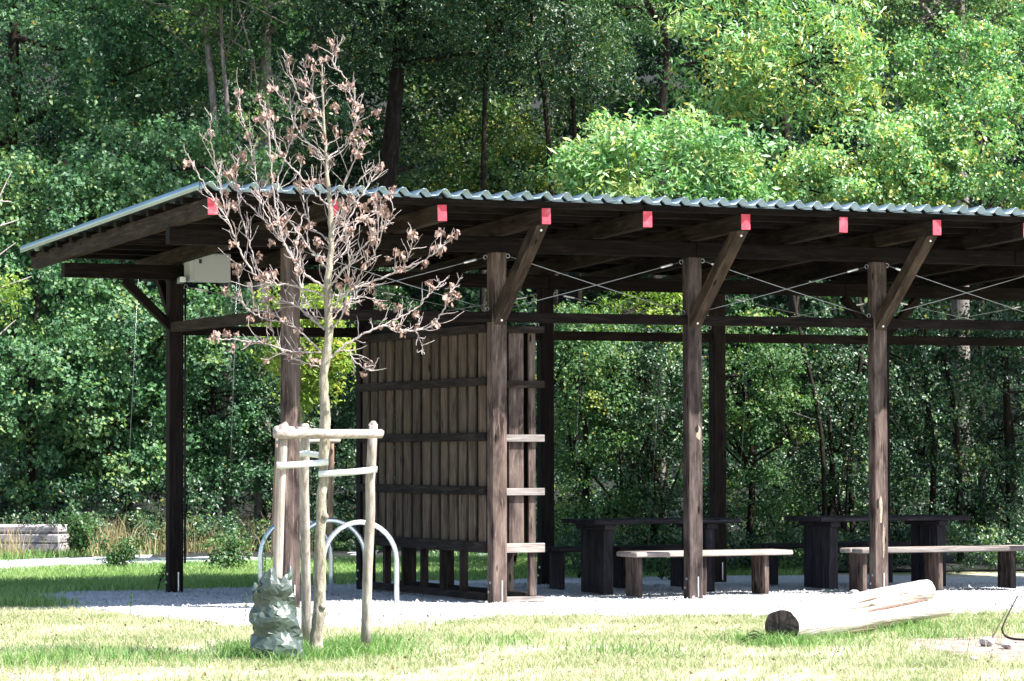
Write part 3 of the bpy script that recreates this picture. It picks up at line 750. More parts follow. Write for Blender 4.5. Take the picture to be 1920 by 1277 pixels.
def leaves(C, N, size, aspect, fold=.25, rg=rng):
    n = len(C); N = N/(np.linalg.norm(N, axis=1)[:, None]+1e-9)
    A = np.cross(N, rg.normal(0, 1, (n, 3))); A /= np.linalg.norm(A, axis=1)[:, None]+1e-9
    A[:, 2] -= .35; A /= np.linalg.norm(A, axis=1)[:, None]+1e-9
    B = np.cross(N, A); s_ = size[:, None]
    v0 = C-A*s_*.5; v2 = C+A*s_*.5; h = N*s_*fold*aspect
    v1 = C+B*s_*.5*aspect+h-A*s_*.06; v3 = C-B*s_*.5*aspect+h-A*s_*.06
    V = np.stack([v0, v1, v2, v3], 1).reshape(-1, 3)
    i = np.arange(n)*4; F = np.concatenate([np.stack([i, i+1, i+2], 1), np.stack([i, i+2, i+3], 1)])
    return V, F
LEAFN, LEAFS = 2.1, .74
def crown(name, clumps, per, size, aspect, mat, parent, tint=(.5, .18), spread=1.0, flat=.5, droop=0.0, yellow=.006):
    """clumps: (n,4) centre and radius"""
    cl = np.asarray(clumps, float); k_ = 8; per = int(per*LEAFN); size = size*LEAFS
    nsp = len(cl)*max(1, per//k_); si = np.repeat(np.arange(len(cl)), max(1, per//k_))
    u = rng.normal(0, 1, (nsp, 3)); u /= np.linalg.norm(u, axis=1)[:, None]; r = rng.uniform(.2, 1, nsp)**.55
    off = u*r[:, None]*cl[si, 3:4]*spread; off[:, 2] *= flat
    off[:, 2] -= droop*np.linalg.norm(off[:, :2], axis=1)
    SC = cl[si, :3]+off
    SN = rng.normal(0, .38, (nsp, 3))+u*.55+np.array([.1, -.2, .6]); SN /= np.linalg.norm(SN, axis=1)[:, None]
    idx = np.repeat(np.arange(nsp), k_); n = len(idx)
    lo = rng.normal(0, size*1.05, (n, 3)); lo -= SN[idx]*(np.sum(lo*SN[idx], 1)*.7)[:, None]
    C = SC[idx]+lo
    N = SN[idx]+rng.normal(0, .36, (n, 3))
    sz = size*rng.uniform(.55, 1.3, n)
    V, F = leaves(C, N, sz, aspect)
    ct = rng.normal(0, tint[1]*.8, len(cl)); sp = rng.normal(0, tint[1]*.6, nsp)
    tn = np.clip(tint[0]+ct[si][idx]+sp[idx]+rng.normal(0, tint[1]*.6, n), 0, .93); yl = rng.random(n) < yellow; tn[yl] = 1.0
    return link(name, mesh_np(name, V, F, np.repeat(tn, 4)), parent, None, mat)
def ell(c, rx, ry, rz, n, cr, shell=.5, lo=-1):
    """clump centres in an ellipsoid: rx sideways, ry in depth, rz up"""
    out = []
    while len(out) < n:
        u = rng.normal(0, 1, 3); u /= np.linalg.norm(u)
        if u[2] < lo: continue
        r = rng.uniform(shell, 1)**.7
        p = np.array(c)+CR*u[0]*rx*r+np.array([CF[0], CF[1], 0])*u[1]*ry*r+np.array([0, 0, 1])*u[2]*rz*r
        if p[2] < .15: p[2] = rng.uniform(.15, .8)
        out.append((*p, cr*rng.uniform(.6, 1.4)))
    return out
PM = FPX
def E(px, py, d_, wpx, hpx, dep, n, cr, shell=.4):         # ellipsoid given by its size in the picture
    return ell(D(px, py, d_), wpx*d_/PM, dep, hpx*d_/PM, n, cr, shell)
crown('crown', E(566, 635, d2, 88, 125, .55, 80, .16), 44, .115, .42, L_yellow, t2, (.62, .2))
s2 = thing('far_tree_support', tuple(GD(566, 42.2)), 'distant stakes with a crossbar holding the yellow green young tree beyond the shelter', 'tree stake')
W_stakeB = wood_up('brown_stake', (.12, .07, .045), (.22, .14, .10), (.34, .25, .19))
for a, c_ in (((512, 0), (521, 822)), ((618, 0), (622, 822))):
    p = GD(a[0], 42.2); q = D(c_[0], c_[1], 42.2); pole('stake', [p, q], .036, W_stakeB, s2)
pole('crossbar', [D(517, 827, 42.1), D(637, 827, 42.1)], .032, W_stakeH, s2)

# ------------------------------------------------------------------ lying split log
lg = thing('split_log', tuple(G(1600, 1190)), 'bleached split log with a dark sawn end lying in front of the benches', 'log')
def logmesh(P, R_, name, mat, parent, n=26, sq=1.0, seed=1):
    r_ = np.random.default_rng(seed); V = []; m_ = 26; P = curve_pts(P, m_); rad = np.interp(np.linspace(0, 1, m_), np.linspace(0, 1, len(R_)), R_)
    T = np.gradient(P, axis=0); T /= np.linalg.norm(T, axis=1)[:, None]; ph = r_.uniform(0, 6.3, 8)
    for i in range(m_):
        N = np.array([0, 0, 1.0])-T[i]*T[i][2]; N /= np.linalg.norm(N); B = np.cross(T[i], N)
        for k in range(n):
            a = 2*math.pi*k/n; q = rad[i]*(1+.05*math.sin(2*a+ph[0])+.03*math.sin(5*a+ph[1]+i*.1)+.02*math.sin(9*a+ph[2]+i*.35)+r_.normal(0, .008))
            V.append(P[i]+N*math.sin(a)*q*sq+B*math.cos(a)*q)
    F = [(i*n+k, i*n+(k+1) % n, (i+1)*n+(k+1) % n, (i+1)*n+k) for i in range(m_-1) for k in range(n)]
    o = link(name, mesh_np(name, V, F, smooth=True), parent, None, mat)
    for idx, sgn, mt in ((0, -1, M_logend), (m_-1, 1, M_log)):
        rim = V[idx*n:(idx+1)*n]; c_ = P[idx]; r3 = []; VV = []
        for f_ in (1, .66, .33): VV += [c_+(q-c_)*f_+T[idx]*sgn*(.004+.008*(1-f_)+abs(r_.normal(0, .002))) for q in rim]
        VV.append(c_+T[idx]*sgn*.01); FF = []
        for l_ in range(2):
            for k in range(n): FF.append((l_*n+k, l_*n+(k+1) % n, (l_+1)*n+(k+1) % n, (l_+1)*n+k))
        FF += [(2*n+k, 2*n+(k+1) % n, 3*n, 3*n) for k in range(n)]
        me = bpy.data.meshes.new('sawn_end'); me.from_pydata([tuple(v_) for v_ in VV], [], [tuple(dict.fromkeys(f_)) for f_ in FF])
        link('sawn_end' if idx == 0 else 'broken_end', me, o, None, mt)
    return o
dl0 = float((G(1462, 1203)-CAMP)@CF); dr = dl0+2.6
def LD(px, py, f_): return D(px, py, dl0+(dr-dl0)*f_)
logmesh([LD(1466, 1175, 0), LD(1540, 1168, .3), LD(1640, 1151, .62), LD(1768, 1138, 1.0)], [.135, .145, .125, .085], 'lower_trunk', M_log, lg, seed=2)
logmesh([LD(1490, 1163, .10), LD(1560, 1146, .35), LD(1650, 1126, .65), LD(1737, 1107, .92)], [.07, .098, .10, .088], 'upper_limb', M_log, lg, seed=5)
m_rot = simple('rotten_brown_wood', (.13, .08, .06), .9, 0, .4, 25, .8)
logmesh([LD(1515, 1163, .26)-CF*.130, LD(1590, 1149, .45)-CF*.142, LD(1660, 1137, .66)-CF*.136, LD(1735, 1123, .9)-CF*.104], [.010, .020, .018, .012], 'crack_wood', m_rot, lg, seed=8)

for k, (a, c_) in enumerate((((1560, 1188), (1640, 1176)), ((1530, 1172), (1600, 1163)), ((1650, 1166), (1720, 1156)), ((1600, 1131), (1660, 1117)), ((1670, 1118), (1725, 1107)))):
    f0, f1 = (a[0]-1466)/300, (c_[0]-1466)/300; of = .128 if k < 3 else .088
    gg = Geo(); gg.tube(curve_pts([LD(a[0], a[1], f0)-CF*of, LD((a[0]+c_[0])/2, (a[1]+c_[1])/2-2, (f0+f1)/2)-CF*(of+.004), LD(c_[0], c_[1], f1)-CF*(of-.012)], 9), [.002, .005, .007, .006, .008, .007, .005, .004, .002], 5)
    gg.build('drying_crack', m_rot, lg)
# bare curved stick and stones at the right edge, twig by the log
gg = Geo(); gg.tube(curve_pts([G(1908, 1142)+np.array([0, 0, .12]), D(1884, 1165, 25.2)+0, D(1880, 1185, 24.6), D(1895, 1197, 24.2), D(1935, 1200, 24.1)], 18), np.linspace(.006, .010, 18), 6)
o = gg.build('stick', M_bark_dark); tag(o, 'curved bare dark stick lying on the soil at the right edge', 'stick')
def rock(px, py, s_, lab, fl=.55):
    bm = bmesh.new(); bmesh.ops.create_icosphere(bm, subdivisions=2, radius=s_)
    sd = random.random()*50
    from mathutils import noise as mn
    for v_ in bm.verts:
        v_.co *= 1+.35*mn.noise(v_.co/s_*1.1+Vector((sd, 0, 0))); v_.co.z *= fl
    me = bpy.data.meshes.new('stone'); bm.to_mesh(me); bm.free(); p = G(px, py)
    o = link('stone', me, None, Matrix.Translation((p[0], p[1], s_*fl*.5)) @ Matrix.Rotation(random.uniform(0, 6), 4, 'Z'), M_stone)
    tag(o, lab, 'stone', 'loose stones on the ground')
rock(1850, 1208, .065, 'larger grey stone on the bare soil patch left of the curved stick', .6)
rock(1888, 1212, .055, 'grey stone on the bare soil patch just under the curved stick', .5)
rock(1602, 1114, .05, 'small pale stone on the gravel left of the rightmost post foot', .6)
rock(1898, 1136, .022, 'tiny dark stone on the gravel edge at the far right', .7)
rock(1826, 1237, .03, 'small stone in the dry grass below the bare soil patch', .6)
gg = Geo()
for k in range(7):
    a = G(1395+rng.uniform(-8, 8), 1205+rng.uniform(-4, 4)); q = G(1432+rng.uniform(-8, 12), 1203+rng.uniform(-5, 4)); a[2] = .01; q[2] = .03
    gg.tube(curve_pts([a, (a+q)/2+np.array([0, 0, rng.uniform(.01, .05)]), q], 7), .005, 4)
o = gg.build('twig_litter', M_bark_dark); tag(o, 'little heap of dark dry twigs in the grass left of the log end', 'twigs')

# weathered timber block far left behind the path
bl = thing('timber_block', tuple(GD(60, 46.5)), 'weathered grey squared timber lying in tall dry grass at the left edge behind the path', 'timber')
a = GD(-60, 46.6); c_ = GD(121, 46.2)
for k in range(3):
    z = .085+k*.135
    beam('plank', (a[0], a[1], z), (c_[0]+rng.uniform(-.01, .01), c_[1], z), .40, .126, W_old, bl, bev=.012 if k < 2 else .03)

# ------------------------------------------------------------------ grass and weeds
def blades(C, h, wd, lean, tint, name, mat, label=None, cat=None):
    n = len(C); a = rng.uniform(0, 2*np.pi, n); dx = np.stack([np.cos(a), np.sin(a), np.zeros(n)], 1)
    ln = rng.normal(0, 1, (n, 3)); ln[:, 2] = 0; ln *= (lean*h)[:, None]
    w_ = wd[:, None]; v0 = C-dx*w_; v1 = C+dx*w_; m1 = C+ln*.35+np.stack([0*h, 0*h, h*.6], 1)
    v2 = m1+dx*w_*.7; v3 = m1-dx*w_*.7; v4 = C+ln+np.stack([0*h, 0*h, h*.92], 1)
    V = np.stack([v0, v1, v2, v3, v4], 1).reshape(-1, 3); i = np.arange(n)*5
    F = np.concatenate([np.stack([i, i+1, i+2], 1), np.stack([i, i+2, i+3], 1), np.stack([i+3, i+2, i+4], 1)])
    o = link(name, mesh_np(name, V, F, np.repeat(np.clip(tint, 0, 1), 5)), None, None, mat); tag(o, label, cat, None, 'stuff'); return o
def patch(x, y, s_=1.0, o=0.0):
    return (np.sin(1.1*s_*x+2.3*s_*y+o)+np.sin(2.7*s_*x-1.9*s_*y+1+o)+np.sin(5.1*s_*x+4.3*s_*y+2*o)*.6+np.sin(-3.3*s_*x+7.7*s_*y)*.5)/3.1
def scatter_px(n, x0, x1, y0, y1, dens=1.0):
    """random ground points over a picture area, even on the ground"""
    d0 = 1.472*FPX/(y1-846+1e-6); d1 = 1.472*FPX/(y0-846)
    out = np.zeros((0, 3))
    d_ = np.sqrt(rng.uniform(d0**2, d1**2, n)); px = rng.uniform(x0, x1, n)
    P = CAMP+(CF[None]*FPX+CR[None]*(px-960)[:, None])*(d_/FPX)[:, None]; P[:, 2] = 0
    return P
P = np.concatenate([scatter_px(330000, -60, 1980, 1136, 1300), scatter_px(45000, -1100, -60, 1070, 1300), scatter_px(45000, 1980, 2900, 1110, 1300)])
keep = ~inside(GRAV, P[:, 0]+rng.normal(0, .12, len(P)), P[:, 1]+.28*patch(P[:, 0], P[:, 1], 2.4, 5)-.15+rng.normal(0, .30, len(P)))
keep &= ~(inside([G(*p)[:2] for p in dirt_px], P[:, 0]+rng.normal(0, .1, len(P)), P[:, 1]+rng.normal(0, .3, len(P))) & (rng.random(len(P)) < .9))
P = P[keep]; q = patch(P[:, 0], P[:, 1], .9); q2 = patch(P[:, 0], P[:, 1], 3.1, 1.3)
q4 = patch(P[:, 0], P[:, 1], 11, 2.2)
P = P[rng.random(len(P)) < np.clip(.42+.55*q+.45*q2+.5*q4, .03, 1)]; P[:, 2] = -.03; n = len(P)
q = patch(P[:, 0], P[:, 1], .9); q3 = patch(P[:, 0], P[:, 1], 2.2, 4)
blades(P, rng.uniform(.002, .032, n)*(1+.5*patch(P[:, 0], P[:, 1], 9, 1))+.03, rng.uniform(.0018, .0035, n), rng.uniform(.3, 1.0, n), .66-.16*q-.24*q3+rng.normal(0, .20, n), 'lawn_grass', L_lawn, 'short dry yellowish mown grass in the foreground', 'grass')
# greener tufts round the tree, the bag and the log
T = []
for px, py, s_, nn in ((592, 1226, .20, 1400), (640, 1222, .28, 1800), (690, 1208, .16, 800), (520, 1232, .17, 1900), (478, 1226, .13, 700), (560, 1222, .15, 900), (450, 1215, .12, 300), (1470, 1207, .12, 500), (1420, 1203, .14, 400),
                       (1550, 1198, .16, 350), (1650, 1180, .2, 420), (1700, 1174, .15, 600), (1730, 1192, .2, 300), (60, 1240, .3, 700), (300, 1235, .3, 500), (1560, 1215, .35, 250), (1180, 1222, .25, 300), (930, 1205, .3, 350), (590, 1152, .1, 80), (150, 1225, .3, 400), (1850, 1175, .4, 300)):
    p = G(px, py); T.append(np.stack([rng.normal(p[0], s_, nn), rng.normal(p[1], s_*1.3, nn), np.full(nn, -.02)], 1))
P = np.concatenate(T); n = len(P)
blades(P, rng.uniform(.04, .14, n), rng.uniform(.002, .004, n), rng.uniform(.3, 1.1, n), rng.normal(.5, .28, n), 'grass_tufts', L_green, 'fresh green grass tufts at the foot of the tree and log', 'grass')
# fallen dry leaves and bits on the lawn and the gravel edge
P = scatter_px(700, -20, 1960, 1150, 1290); P[:, 2] = .012; n = len(P)
DL_ = P
V, F = leaves(DL_, rng.normal(0, .5, (len(DL_), 3))+np.array([0, 0, 1]), rng.uniform(.012, .04, len(DL_)), .6)
m_fall = simple('fallen_leaf', (.14, .09, .06), .8, 0, .5, 3)
o = link('fallen_leaves', mesh_np('fallen_leaves', V, F), None, None, m_fall); tag(o, 'small brown fallen leaves scattered on the lawn', 'leaves', None, 'stuff')
# green grass strip behind the shelter and at the left
P = scatter_px(150000, -60, 1500, 1046, 1130); keep = ~inside(GRAV, P[:, 0]+rng.normal(0, .15, len(P)), P[:, 1]+rng.normal(0, .25, len(P))) & ~inside([G(*p)[:2] for p in path_px], P[:, 0], P[:, 1]+rng.normal(0, .2, len(P)))
P = P[keep]; P[:, 2] = -.03; n = len(P); q = patch(P[:, 0], P[:, 1], .8, 2)
blades(P, rng.uniform(.05, .12, n)*(1+.3*q), rng.uniform(.0035, .007, n), rng.uniform(.2, .8, n), .68+.2*q+rng.normal(0, .2, n), 'rear_grass', L_green, 'taller green grass between the shelter and the footpath', 'grass')
# grass beyond the path, mostly tall and dry on the left
P = scatter_px(60000, -60, 1980, 1012, 1045)
P = P[~inside([G(*p)[:2] for p in path_px], P[:, 0], P[:, 1])]; n = len(P); P[:, 2] = -.02
blades(P, rng.uniform(.05, .15, n), rng.uniform(.004, .008, n), rng.uniform(.2, .7, n), rng.normal(.45, .25, n), 'verge_grass', L_green, 'green verge grass at the edge of the wood', 'grass')
P = []
for px, s_, nn, d_ in ((15, .10, 120, 45.2), (60, .45, 110, 45.6), (165, .16, 150, 45.6), (215, .2, 300, 46), (270, .3, 330, 46.5), (325, .2, 130, 46.6), (372, .2, 150, 46.6), (405, .2, 260, 47), (450, .25, 160, 47), (505, .3, 120, 47), (235, .12, 140, 45.4), (0, .12, 80, 45)):
    p = GD(px, d_); P.append(np.stack([rng.normal(p[0], s_, nn), rng.normal(p[1], .6, nn), np.zeros(nn)], 1))
P = np.concatenate(P); n = len(P); sel = rng.random(n) < np.clip(.5+.5*np.sin(P[:, 0]*6.3+P[:, 1]*2)+.3*np.sin(P[:, 0]*17), .08, 1); P = P[sel]; n = len(P); hh = rng.uniform(.15, .60, n)*(1+.25*np.sin(P[:, 0]*5))
blades(P, hh, rng.uniform(.003, .0055, n), rng.uniform(.15, .6, n), rng.normal(.5, .25, n), 'tall_dry_grass', L_dry, 'tall tan dry grass in front of the wood on the left', 'grass')

def weed(name, p, h, r, nl, size, mat, label, cat, group=None, aspect=.7, tint=(.45, .2), stems=4):
    t_ = thing(name, (p[0], p[1], 0), label, cat, group)
    gg = Geo()
    cl = []
    for k in range(stems):
        a = rng.uniform(0, 6.28); q = np.array([p[0]+math.cos(a)*r*.6, p[1]+math.sin(a)*r*.6, h*rng.uniform(.6, 1)])
        gg.tube(curve_pts([(p[0], p[1], -.02), ((p[0]*2+q[0])/3, (p[1]*2+q[1])/3, q[2]*.5), q], 7), np.linspace(.008, .003, 7), 5)
        for j in range(3): f_ = (j+1)/3; cl.append((p[0]+(q[0]-p[0])*f_, p[1]+(q[1]-p[1])*f_, q[2]*f_, r*.42))
    gg.build('stem', M_bark_dark, t_)
    crown('foliage', cl, max(4, nl//len(cl)), size, aspect, mat, t_, tint)
    return t_
weed('leafy_weed', GD(150, 45.2), .60, .30, 330, .085, L_weed, 'broad leaved green bush right of the grey timber block', 'plant', None, .8)
weed('leafy_weed', GD(215, 40.0), .42, .38, 500, .06, L_weed, 'dark leafy weed on the grass left of the left rear post', 'plant', None, .8)
weed('leafy_weed', GD(428, 39.0), .42, .36, 480, .06, L_weed, 'low dark leafy weed between the left rear post and the first front post', 'plant', None, .8)
weed('leafy_weed', G(296, 1106), .30, .16, 180, .045, L_green, 'grassy clump at the foot of the left rear post', 'plant', None, .35)
weed('leafy_weed', GD(1240, 36.9), .32, .3, 260, .06, L_weed, 'dark weed on the gravel edge behind the left picnic table', 'plant', None, .8)
weed('leafy_weed', GD(1085, 37.2), .40, .4, 360, .06, L_weed, 'dark ivy like weed behind the left end of the left picnic table', 'plant', None, .8)
# stalks with seed heads
gs = 0
for px, py, h, lab in ((493, 1190, .80, 'thin weed stalk with seeds rising in front of the green bag'), (458, 1165, .24, 'short pale seed stalk on the gravel left of the green bag'), (243, 1152, .2, 'pale seed stalk at the gravel edge below the left rear post')):
    p = G(px, py); q = p+np.array([0, 0, h])+CR*.02
    gg = Geo(); gg.tube(curve_pts([p, (p+q)/2+CR*.01, q], 9), .003, 5)
    for k in range(int(h/.018)):
        f_ = rng.uniform(.35, 1); c_ = p+(q-p)*f_; gg.tube([c_, c_+rng.normal(0, .01, 3)+np.array([0, 0, .012])], [.005, .002], 4)
    o = gg.build('weed_stalk', L_green); tag(o, lab, 'plant', 'seed stalks')

# ------------------------------------------------------------------ the wood behind
def limbtube(gg, a, c_, r0, r1, sag=.0, n=12, sides=7):
    a, c_ = np.array(a), np.array(c_); ln = np.linalg.norm(c_-a)
    mid = (a+c_)/2+rng.normal(0, .06*ln*.5, 3)+np.array([0, 0, sag]); gg.tube(curve_pts([a, mid, c_], n), np.linspace(r0, r1, n), sides, False, .05)
def tree(name, px, d_, path, r0, mat, label, crowns, lm, leaf=(.10, .6), tint=(.5, .2), grp='trees and bushes of the wood behind the shelter', per=40, limbs_=8, yellow=.006, flat=.5, droop=0, cat='tree'):
    base_ = GD(px, d_); zb_ = max(0, np.interp(d_, [47, 50, 54, 60, 70], [0, .08, .5, 2.0, 5.5]))
    t_ = thing(name, (base_[0], base_[1], zb_), label, cat, grp)
    P = [np.array([base_[0], base_[1], zb_-.15])]+[D(x_, y_, d_+dd) for x_, y_, dd in path]
    n = 8*len(P); Q = curve_pts(P, n); gg = Geo(); gg.tube(Q, np.linspace(r0, r0*.45, n), 9, False, .06); gg.build('trunk', mat, t_)
    cl = []
    for c_ in crowns: cl += E(*c_)
    gg = Geo()
    for k in range(limbs_):
        c_ = cl[rng.integers(len(cl))]; i = min(range(n//3, n), key=lambda j: np.linalg.norm(Q[j]-np.array(c_[:3]))+rng.uniform(0, 1.5))
        limbtube(gg, Q[i], c_[:3], r0*.35, .012)
        for s_ in range(3):
            e = cl[rng.integers(len(cl))]
            if np.linalg.norm(np.array(e[:3])-np.array(c_[:3])) < 1.8: limbtube(gg, c_[:3], e[:3], .02, .007, 0, 7, 5)
    if limbs_: tag(gg.build('limb', mat, t_), kind='stuff')
    if cl: crown('crown', cl, per, leaf[0], leaf[1], lm, t_, tint, 1.0, flat, droop, yellow)
    return t_

# A. left: maples in tiers
tree('maple_bush', 60, 48.5, [(60, 700, 0), (80, 450, 0)], .07, M_bark_dark, 'bluish green maple bush filling the lower left edge behind the timber block',
     [(60, 720, 48.2, 190, 110, 1.2, 70, .42), (40, 560, 48.6, 170, 90, 1.1, 46, .42), (120, 860, 48.8, 190, 80, 1.0, 38, .35)], L_cool, (.10, .8), (.58, .22), per=80)
tree('maple_bush', 240, 49.0, [(240, 700, 0), (230, 480, 0)], .08, M_bark_dark, 'maple bush with pale sunlit tiers left of the left rear post under the eave',
     [(250, 640, 48.8, 170, 130, 1.1, 80, .40), (230, 820, 49.0, 150, 90, 1.0, 42, .35)], L_cool, (.10, .8), (.55, .22), per=80)
tree('maple_bush', 110, 50.5, [(110, 700, 0), (120, 300, 0)], .10, M_bark_dark, 'broad maple crown above the left end of the roof with light tips',
     [(110, 400, 49.5, 230, 120, 1.3, 95, .45), (330, 330, 49.8, 190, 110, 1.2, 70, .42)], L_cool, (.10, .8), (.58, .22), per=80)
tree('maple_bush', 400, 50.0, [(400, 800, 0), (395, 600, 0)], .07, M_bark_dark, 'green bush seen between the left rear post and the first front post',
     [(420, 700, 49.8, 130, 160, 1.1, 80, .38), (440, 870, 50, 130, 70, .9, 28, .32)], L_cool, (.08, .8), (.38, .2), per=80)
tree('leafy_tree', 20, 53, [(20, 400, 0), (30, -100, 0)], .16, M_bark_dark, 'tall tree with large dark leaves in the top left corner',
     [(80, 120, 52, 260, 170, 1.8, 120, .45), (330, 60, 53, 220, 140, 1.5, 60, .42), (60, -160, 52, 300, 120, 2, 30, .55)], L_cool, (.125, .62), (.42, .24), per=62)
# pale trunks upper left
tree('pale_trunk_tree', 425, 51.2, [(420, 500, 0), (392, 110, 0), (372, 0, 0), (365, -120, 0)], .075, M_bark_pale, 'pale crooked trunk of a tree at the upper left, left one of a pair',
     [(330, -60, 51, 160, 110, 1.2, 30, .4), (470, 180, 51.6, 90, 110, .8, 20, .33)], L_mid, (.10, .6), (.45, .2), limbs_=6, per=50)
tree('pale_trunk_tree', 430, 51.0, [(428, 420, 0), (425, 200, 0), (416, 80, 0), (412, -80, 0)], .055, M_bark_pale, 'slim pale speckled trunk, right one of a pair at the upper left',
     [(440, 20, 51.2, 120, 90, .9, 26, .36)], L_mid, (.10, .6), (.55, .2), limbs_=6, per=50)
tree('grey_trunk_tree', 495, 52.0, [(488, 600, 0), (494, 300, 0), (497, 150, 0), (503, -80, 0)], .16, M_bark_pale, 'stout grey trunk rising above the roof left of the dead tree top',
     [(560, -20, 52.5, 150, 120, 1.3, 50, .42), (560, 200, 53.3, 110, 110, 1.0, 34, .38)], L_dark, (.11, .5), (.42, .2), limbs_=8, per=55)
# B. dark centre
tree('dark_leaning_tree', 690, 54.5, [(715, 500, 0), (735, 250, 0), (748, 100, 0), (755, -120, 0)], .20, M_bark_dark, 'dark thick leaning trunk above the roof right of the dead tree',
     [(700, 20, 54, 180, 110, 1.8, 80, .45), (860, 60, 54.5, 150, 100, 1.6, 60, .42), (780, -170, 53, 320, 130, 2.5, 60, .6), (760, 290, 55.5, 90, 50, .8, 10, .33)], L_dark, (.115, .42), (.45, .22), limbs_=16, per=62, yellow=.03)
for k, (px, lab, lean) in enumerate(((905, 'thin dark stem left of the bright backlit leaves above the roof', 12), (1040, 'slender dark forked trunk leaning left above the middle of the roof', -60), (1085, 'slender dark trunk just left of the bright shrub above the roof', -35))):
    tree('slender_tree', px, 55.0+k*.5, [(px, 500, 0), (px+lean*.3, 200, 0), (px+lean, -60, 0)], .065, M_bark_dark, lab,
         [(px+20, 60+30*k, 55.5, 120, 110, 1.5, 48, .4), (px-30, -150, 54, 200, 100, 2, 30, .55)], L_dark, (.10, .45), (.45, .22), limbs_=8, per=52, yellow=.03)
tree('sunlit_undergrowth_bush', 920, 58, [(920, 300, 0)], .05, M_bark_dark, 'small leaved bush catching light in the gap above the middle of the roof',
     [(900, 290, 57.5, 130, 110, 1.2, 60, .40), (1020, 330, 58, 110, 80, 1.0, 36, .36), (800, 330, 57.5, 90, 70, 1, 18, .34)], L_mid, (.08, .8), (.75, .2), limbs_=4, per=62, yellow=.05)
# C. bright shrub mound right of centre
tree('bright_shrub', 1240, 41.5, [(1240, 600, 0), (1245, 420, 0)], .06, M_bark_pale, 'domed bright green shrub standing just behind the middle of the roof',
     [(1245, 320, 41.3, 190, 125, 1.1, 84, .30), (1120, 300, 41.1, 70, 45, .6, 16, .20), (1350, 330, 41.4, 90, 80, .9, 30, .28)], L_bright, (.15, .36), (.62, .26), limbs_=10, per=62, flat=.6, droop=.25, cat='shrub')
tree('yellow_shrub', 1190, 41.2, [(1190, 800, 0), (1190, 640, 0)], .04, M_bark_dark, 'yellow green shrub seen under the roof between the second and third front posts',
     [(1150, 620, 40.6, 120, 60, .6, 34, .22), (1240, 560, 41, 50, 40, .5, 12, .2)], L_yellow, (.10, .36), (.35, .22), limbs_=6, per=70, flat=.8, droop=.3, cat='shrub')
# D. upper right
tree('ash_tree', 1480, 48.5, [(1490, 500, 0), (1465, 180, 0), (1440, 60, 0), (1430, -100, 0)], .09, M_bark_dark, 'ash tree with hanging yellow green leaves above the roof right of the bright shrub',
     [(1370, 90, 45, 130, 130, 1.3, 38, .30), (1520, 100, 44.8, 150, 125, 1.3, 46, .29), (1450, -120, 46, 250, 100, 1.8, 40, .5)], L_bright, (.165, .30), (.60, .26), limbs_=14, per=60, flat=.75, droop=.35, yellow=.10)
tree('ash_tree', 1215, 50.5, [(1235, 300, 0), (1250, 90, 0), (1212, 0, 0), (1190, -100, 0)], .085, M_bark_dark, 'crooked trunk leaning left at the top centre above the domed shrub',
     [(1170, 20, 51.5, 90, 90, 1.0, 24, .38), (1290, -70, 50, 110, 80, 1, 24, .4)], L_mid, (.11, .35), (.55, .2), limbs_=8, per=60)
tree('small_leaved_bush', 1640, 43.4, [(1640, 600, 0), (1650, 350, 0)], .06, M_bark_dark, 'wide small leaved yellow green bush above the right part of the roof',
     [(1640, 300, 42.0, 190, 105, 1.1, 62, .27), (1560, 350, 41.4, 130, 60, .8, 26, .22)], L_bright, (.085, .7), (.62, .26), limbs_=12, per=84, yellow=.09, cat='shrub')
tree('small_leaved_bush', 1840, 44.0, [(1840, 600, 0), (1840, 300, 0)], .06, M_bark_dark, 'small leaved bush rising to the top right corner',
     [(1840, 290, 42.4, 160, 140, 1.2, 50, .28), (1780, 130, 45.4, 130, 90, 1.1, 46, .34), (1920, 120, 47.6, 110, 120, 1.2, 40, .36)], L_bright, (.085, .7), (.46, .26), limbs_=12, per=80, yellow=.08, cat='shrub')
tree('grey_trunk_tree', 1800, 50.5, [(1800, 350, 0), (1802, 120, 0), (1795, -60, 0)], .17, M_bark_pale, 'grey tree trunk half hidden by leaves at the top right corner',
     [(1740, 10, 50.3, 140, 80, 1.2, 34, .4), (1880, -20, 50.3, 130, 80, 1.2, 30, .4), (1640, 20, 50.5, 100, 90, 1.1, 24, .38)], L_mid, (.085, .6), (.6, .22), limbs_=12, per=60, yellow=.03)
# E. shaded understorey seen under the roof
und = [(700, 690, 50, 'behind the board screen and the dead tree'), (1090, 790, 38.9, 'seen between the second and third front posts, its left part'), (1220, 800, 39.2, 'seen just left of the third front post above the table'), (1400, 790, 39.8, 'seen just right of the third front post'),
       (1550, 800, 40.4, 'seen left of the rightmost front post'), (1740, 790, 41.0, 'seen right of the rightmost front post'), (1890, 790, 41.5, 'at the right edge under the roof'), (560, 820, 50, 'behind the stakes of the dead tree'), (960, 780, 41.0, 'behind the end of the board screen')]
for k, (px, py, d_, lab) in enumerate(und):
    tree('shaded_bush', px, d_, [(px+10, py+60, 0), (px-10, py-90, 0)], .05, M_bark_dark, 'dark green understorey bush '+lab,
         [(px, py-60, d_, 110, 175, .8, 92, .26), (px+20, py+160, d_, 110, 110, .7, 34, .25)], L_mid if k in (1, 3) else L_dark, (.062, .75), (.42, .26), limbs_=8, per=70, yellow=.01, cat='bush')
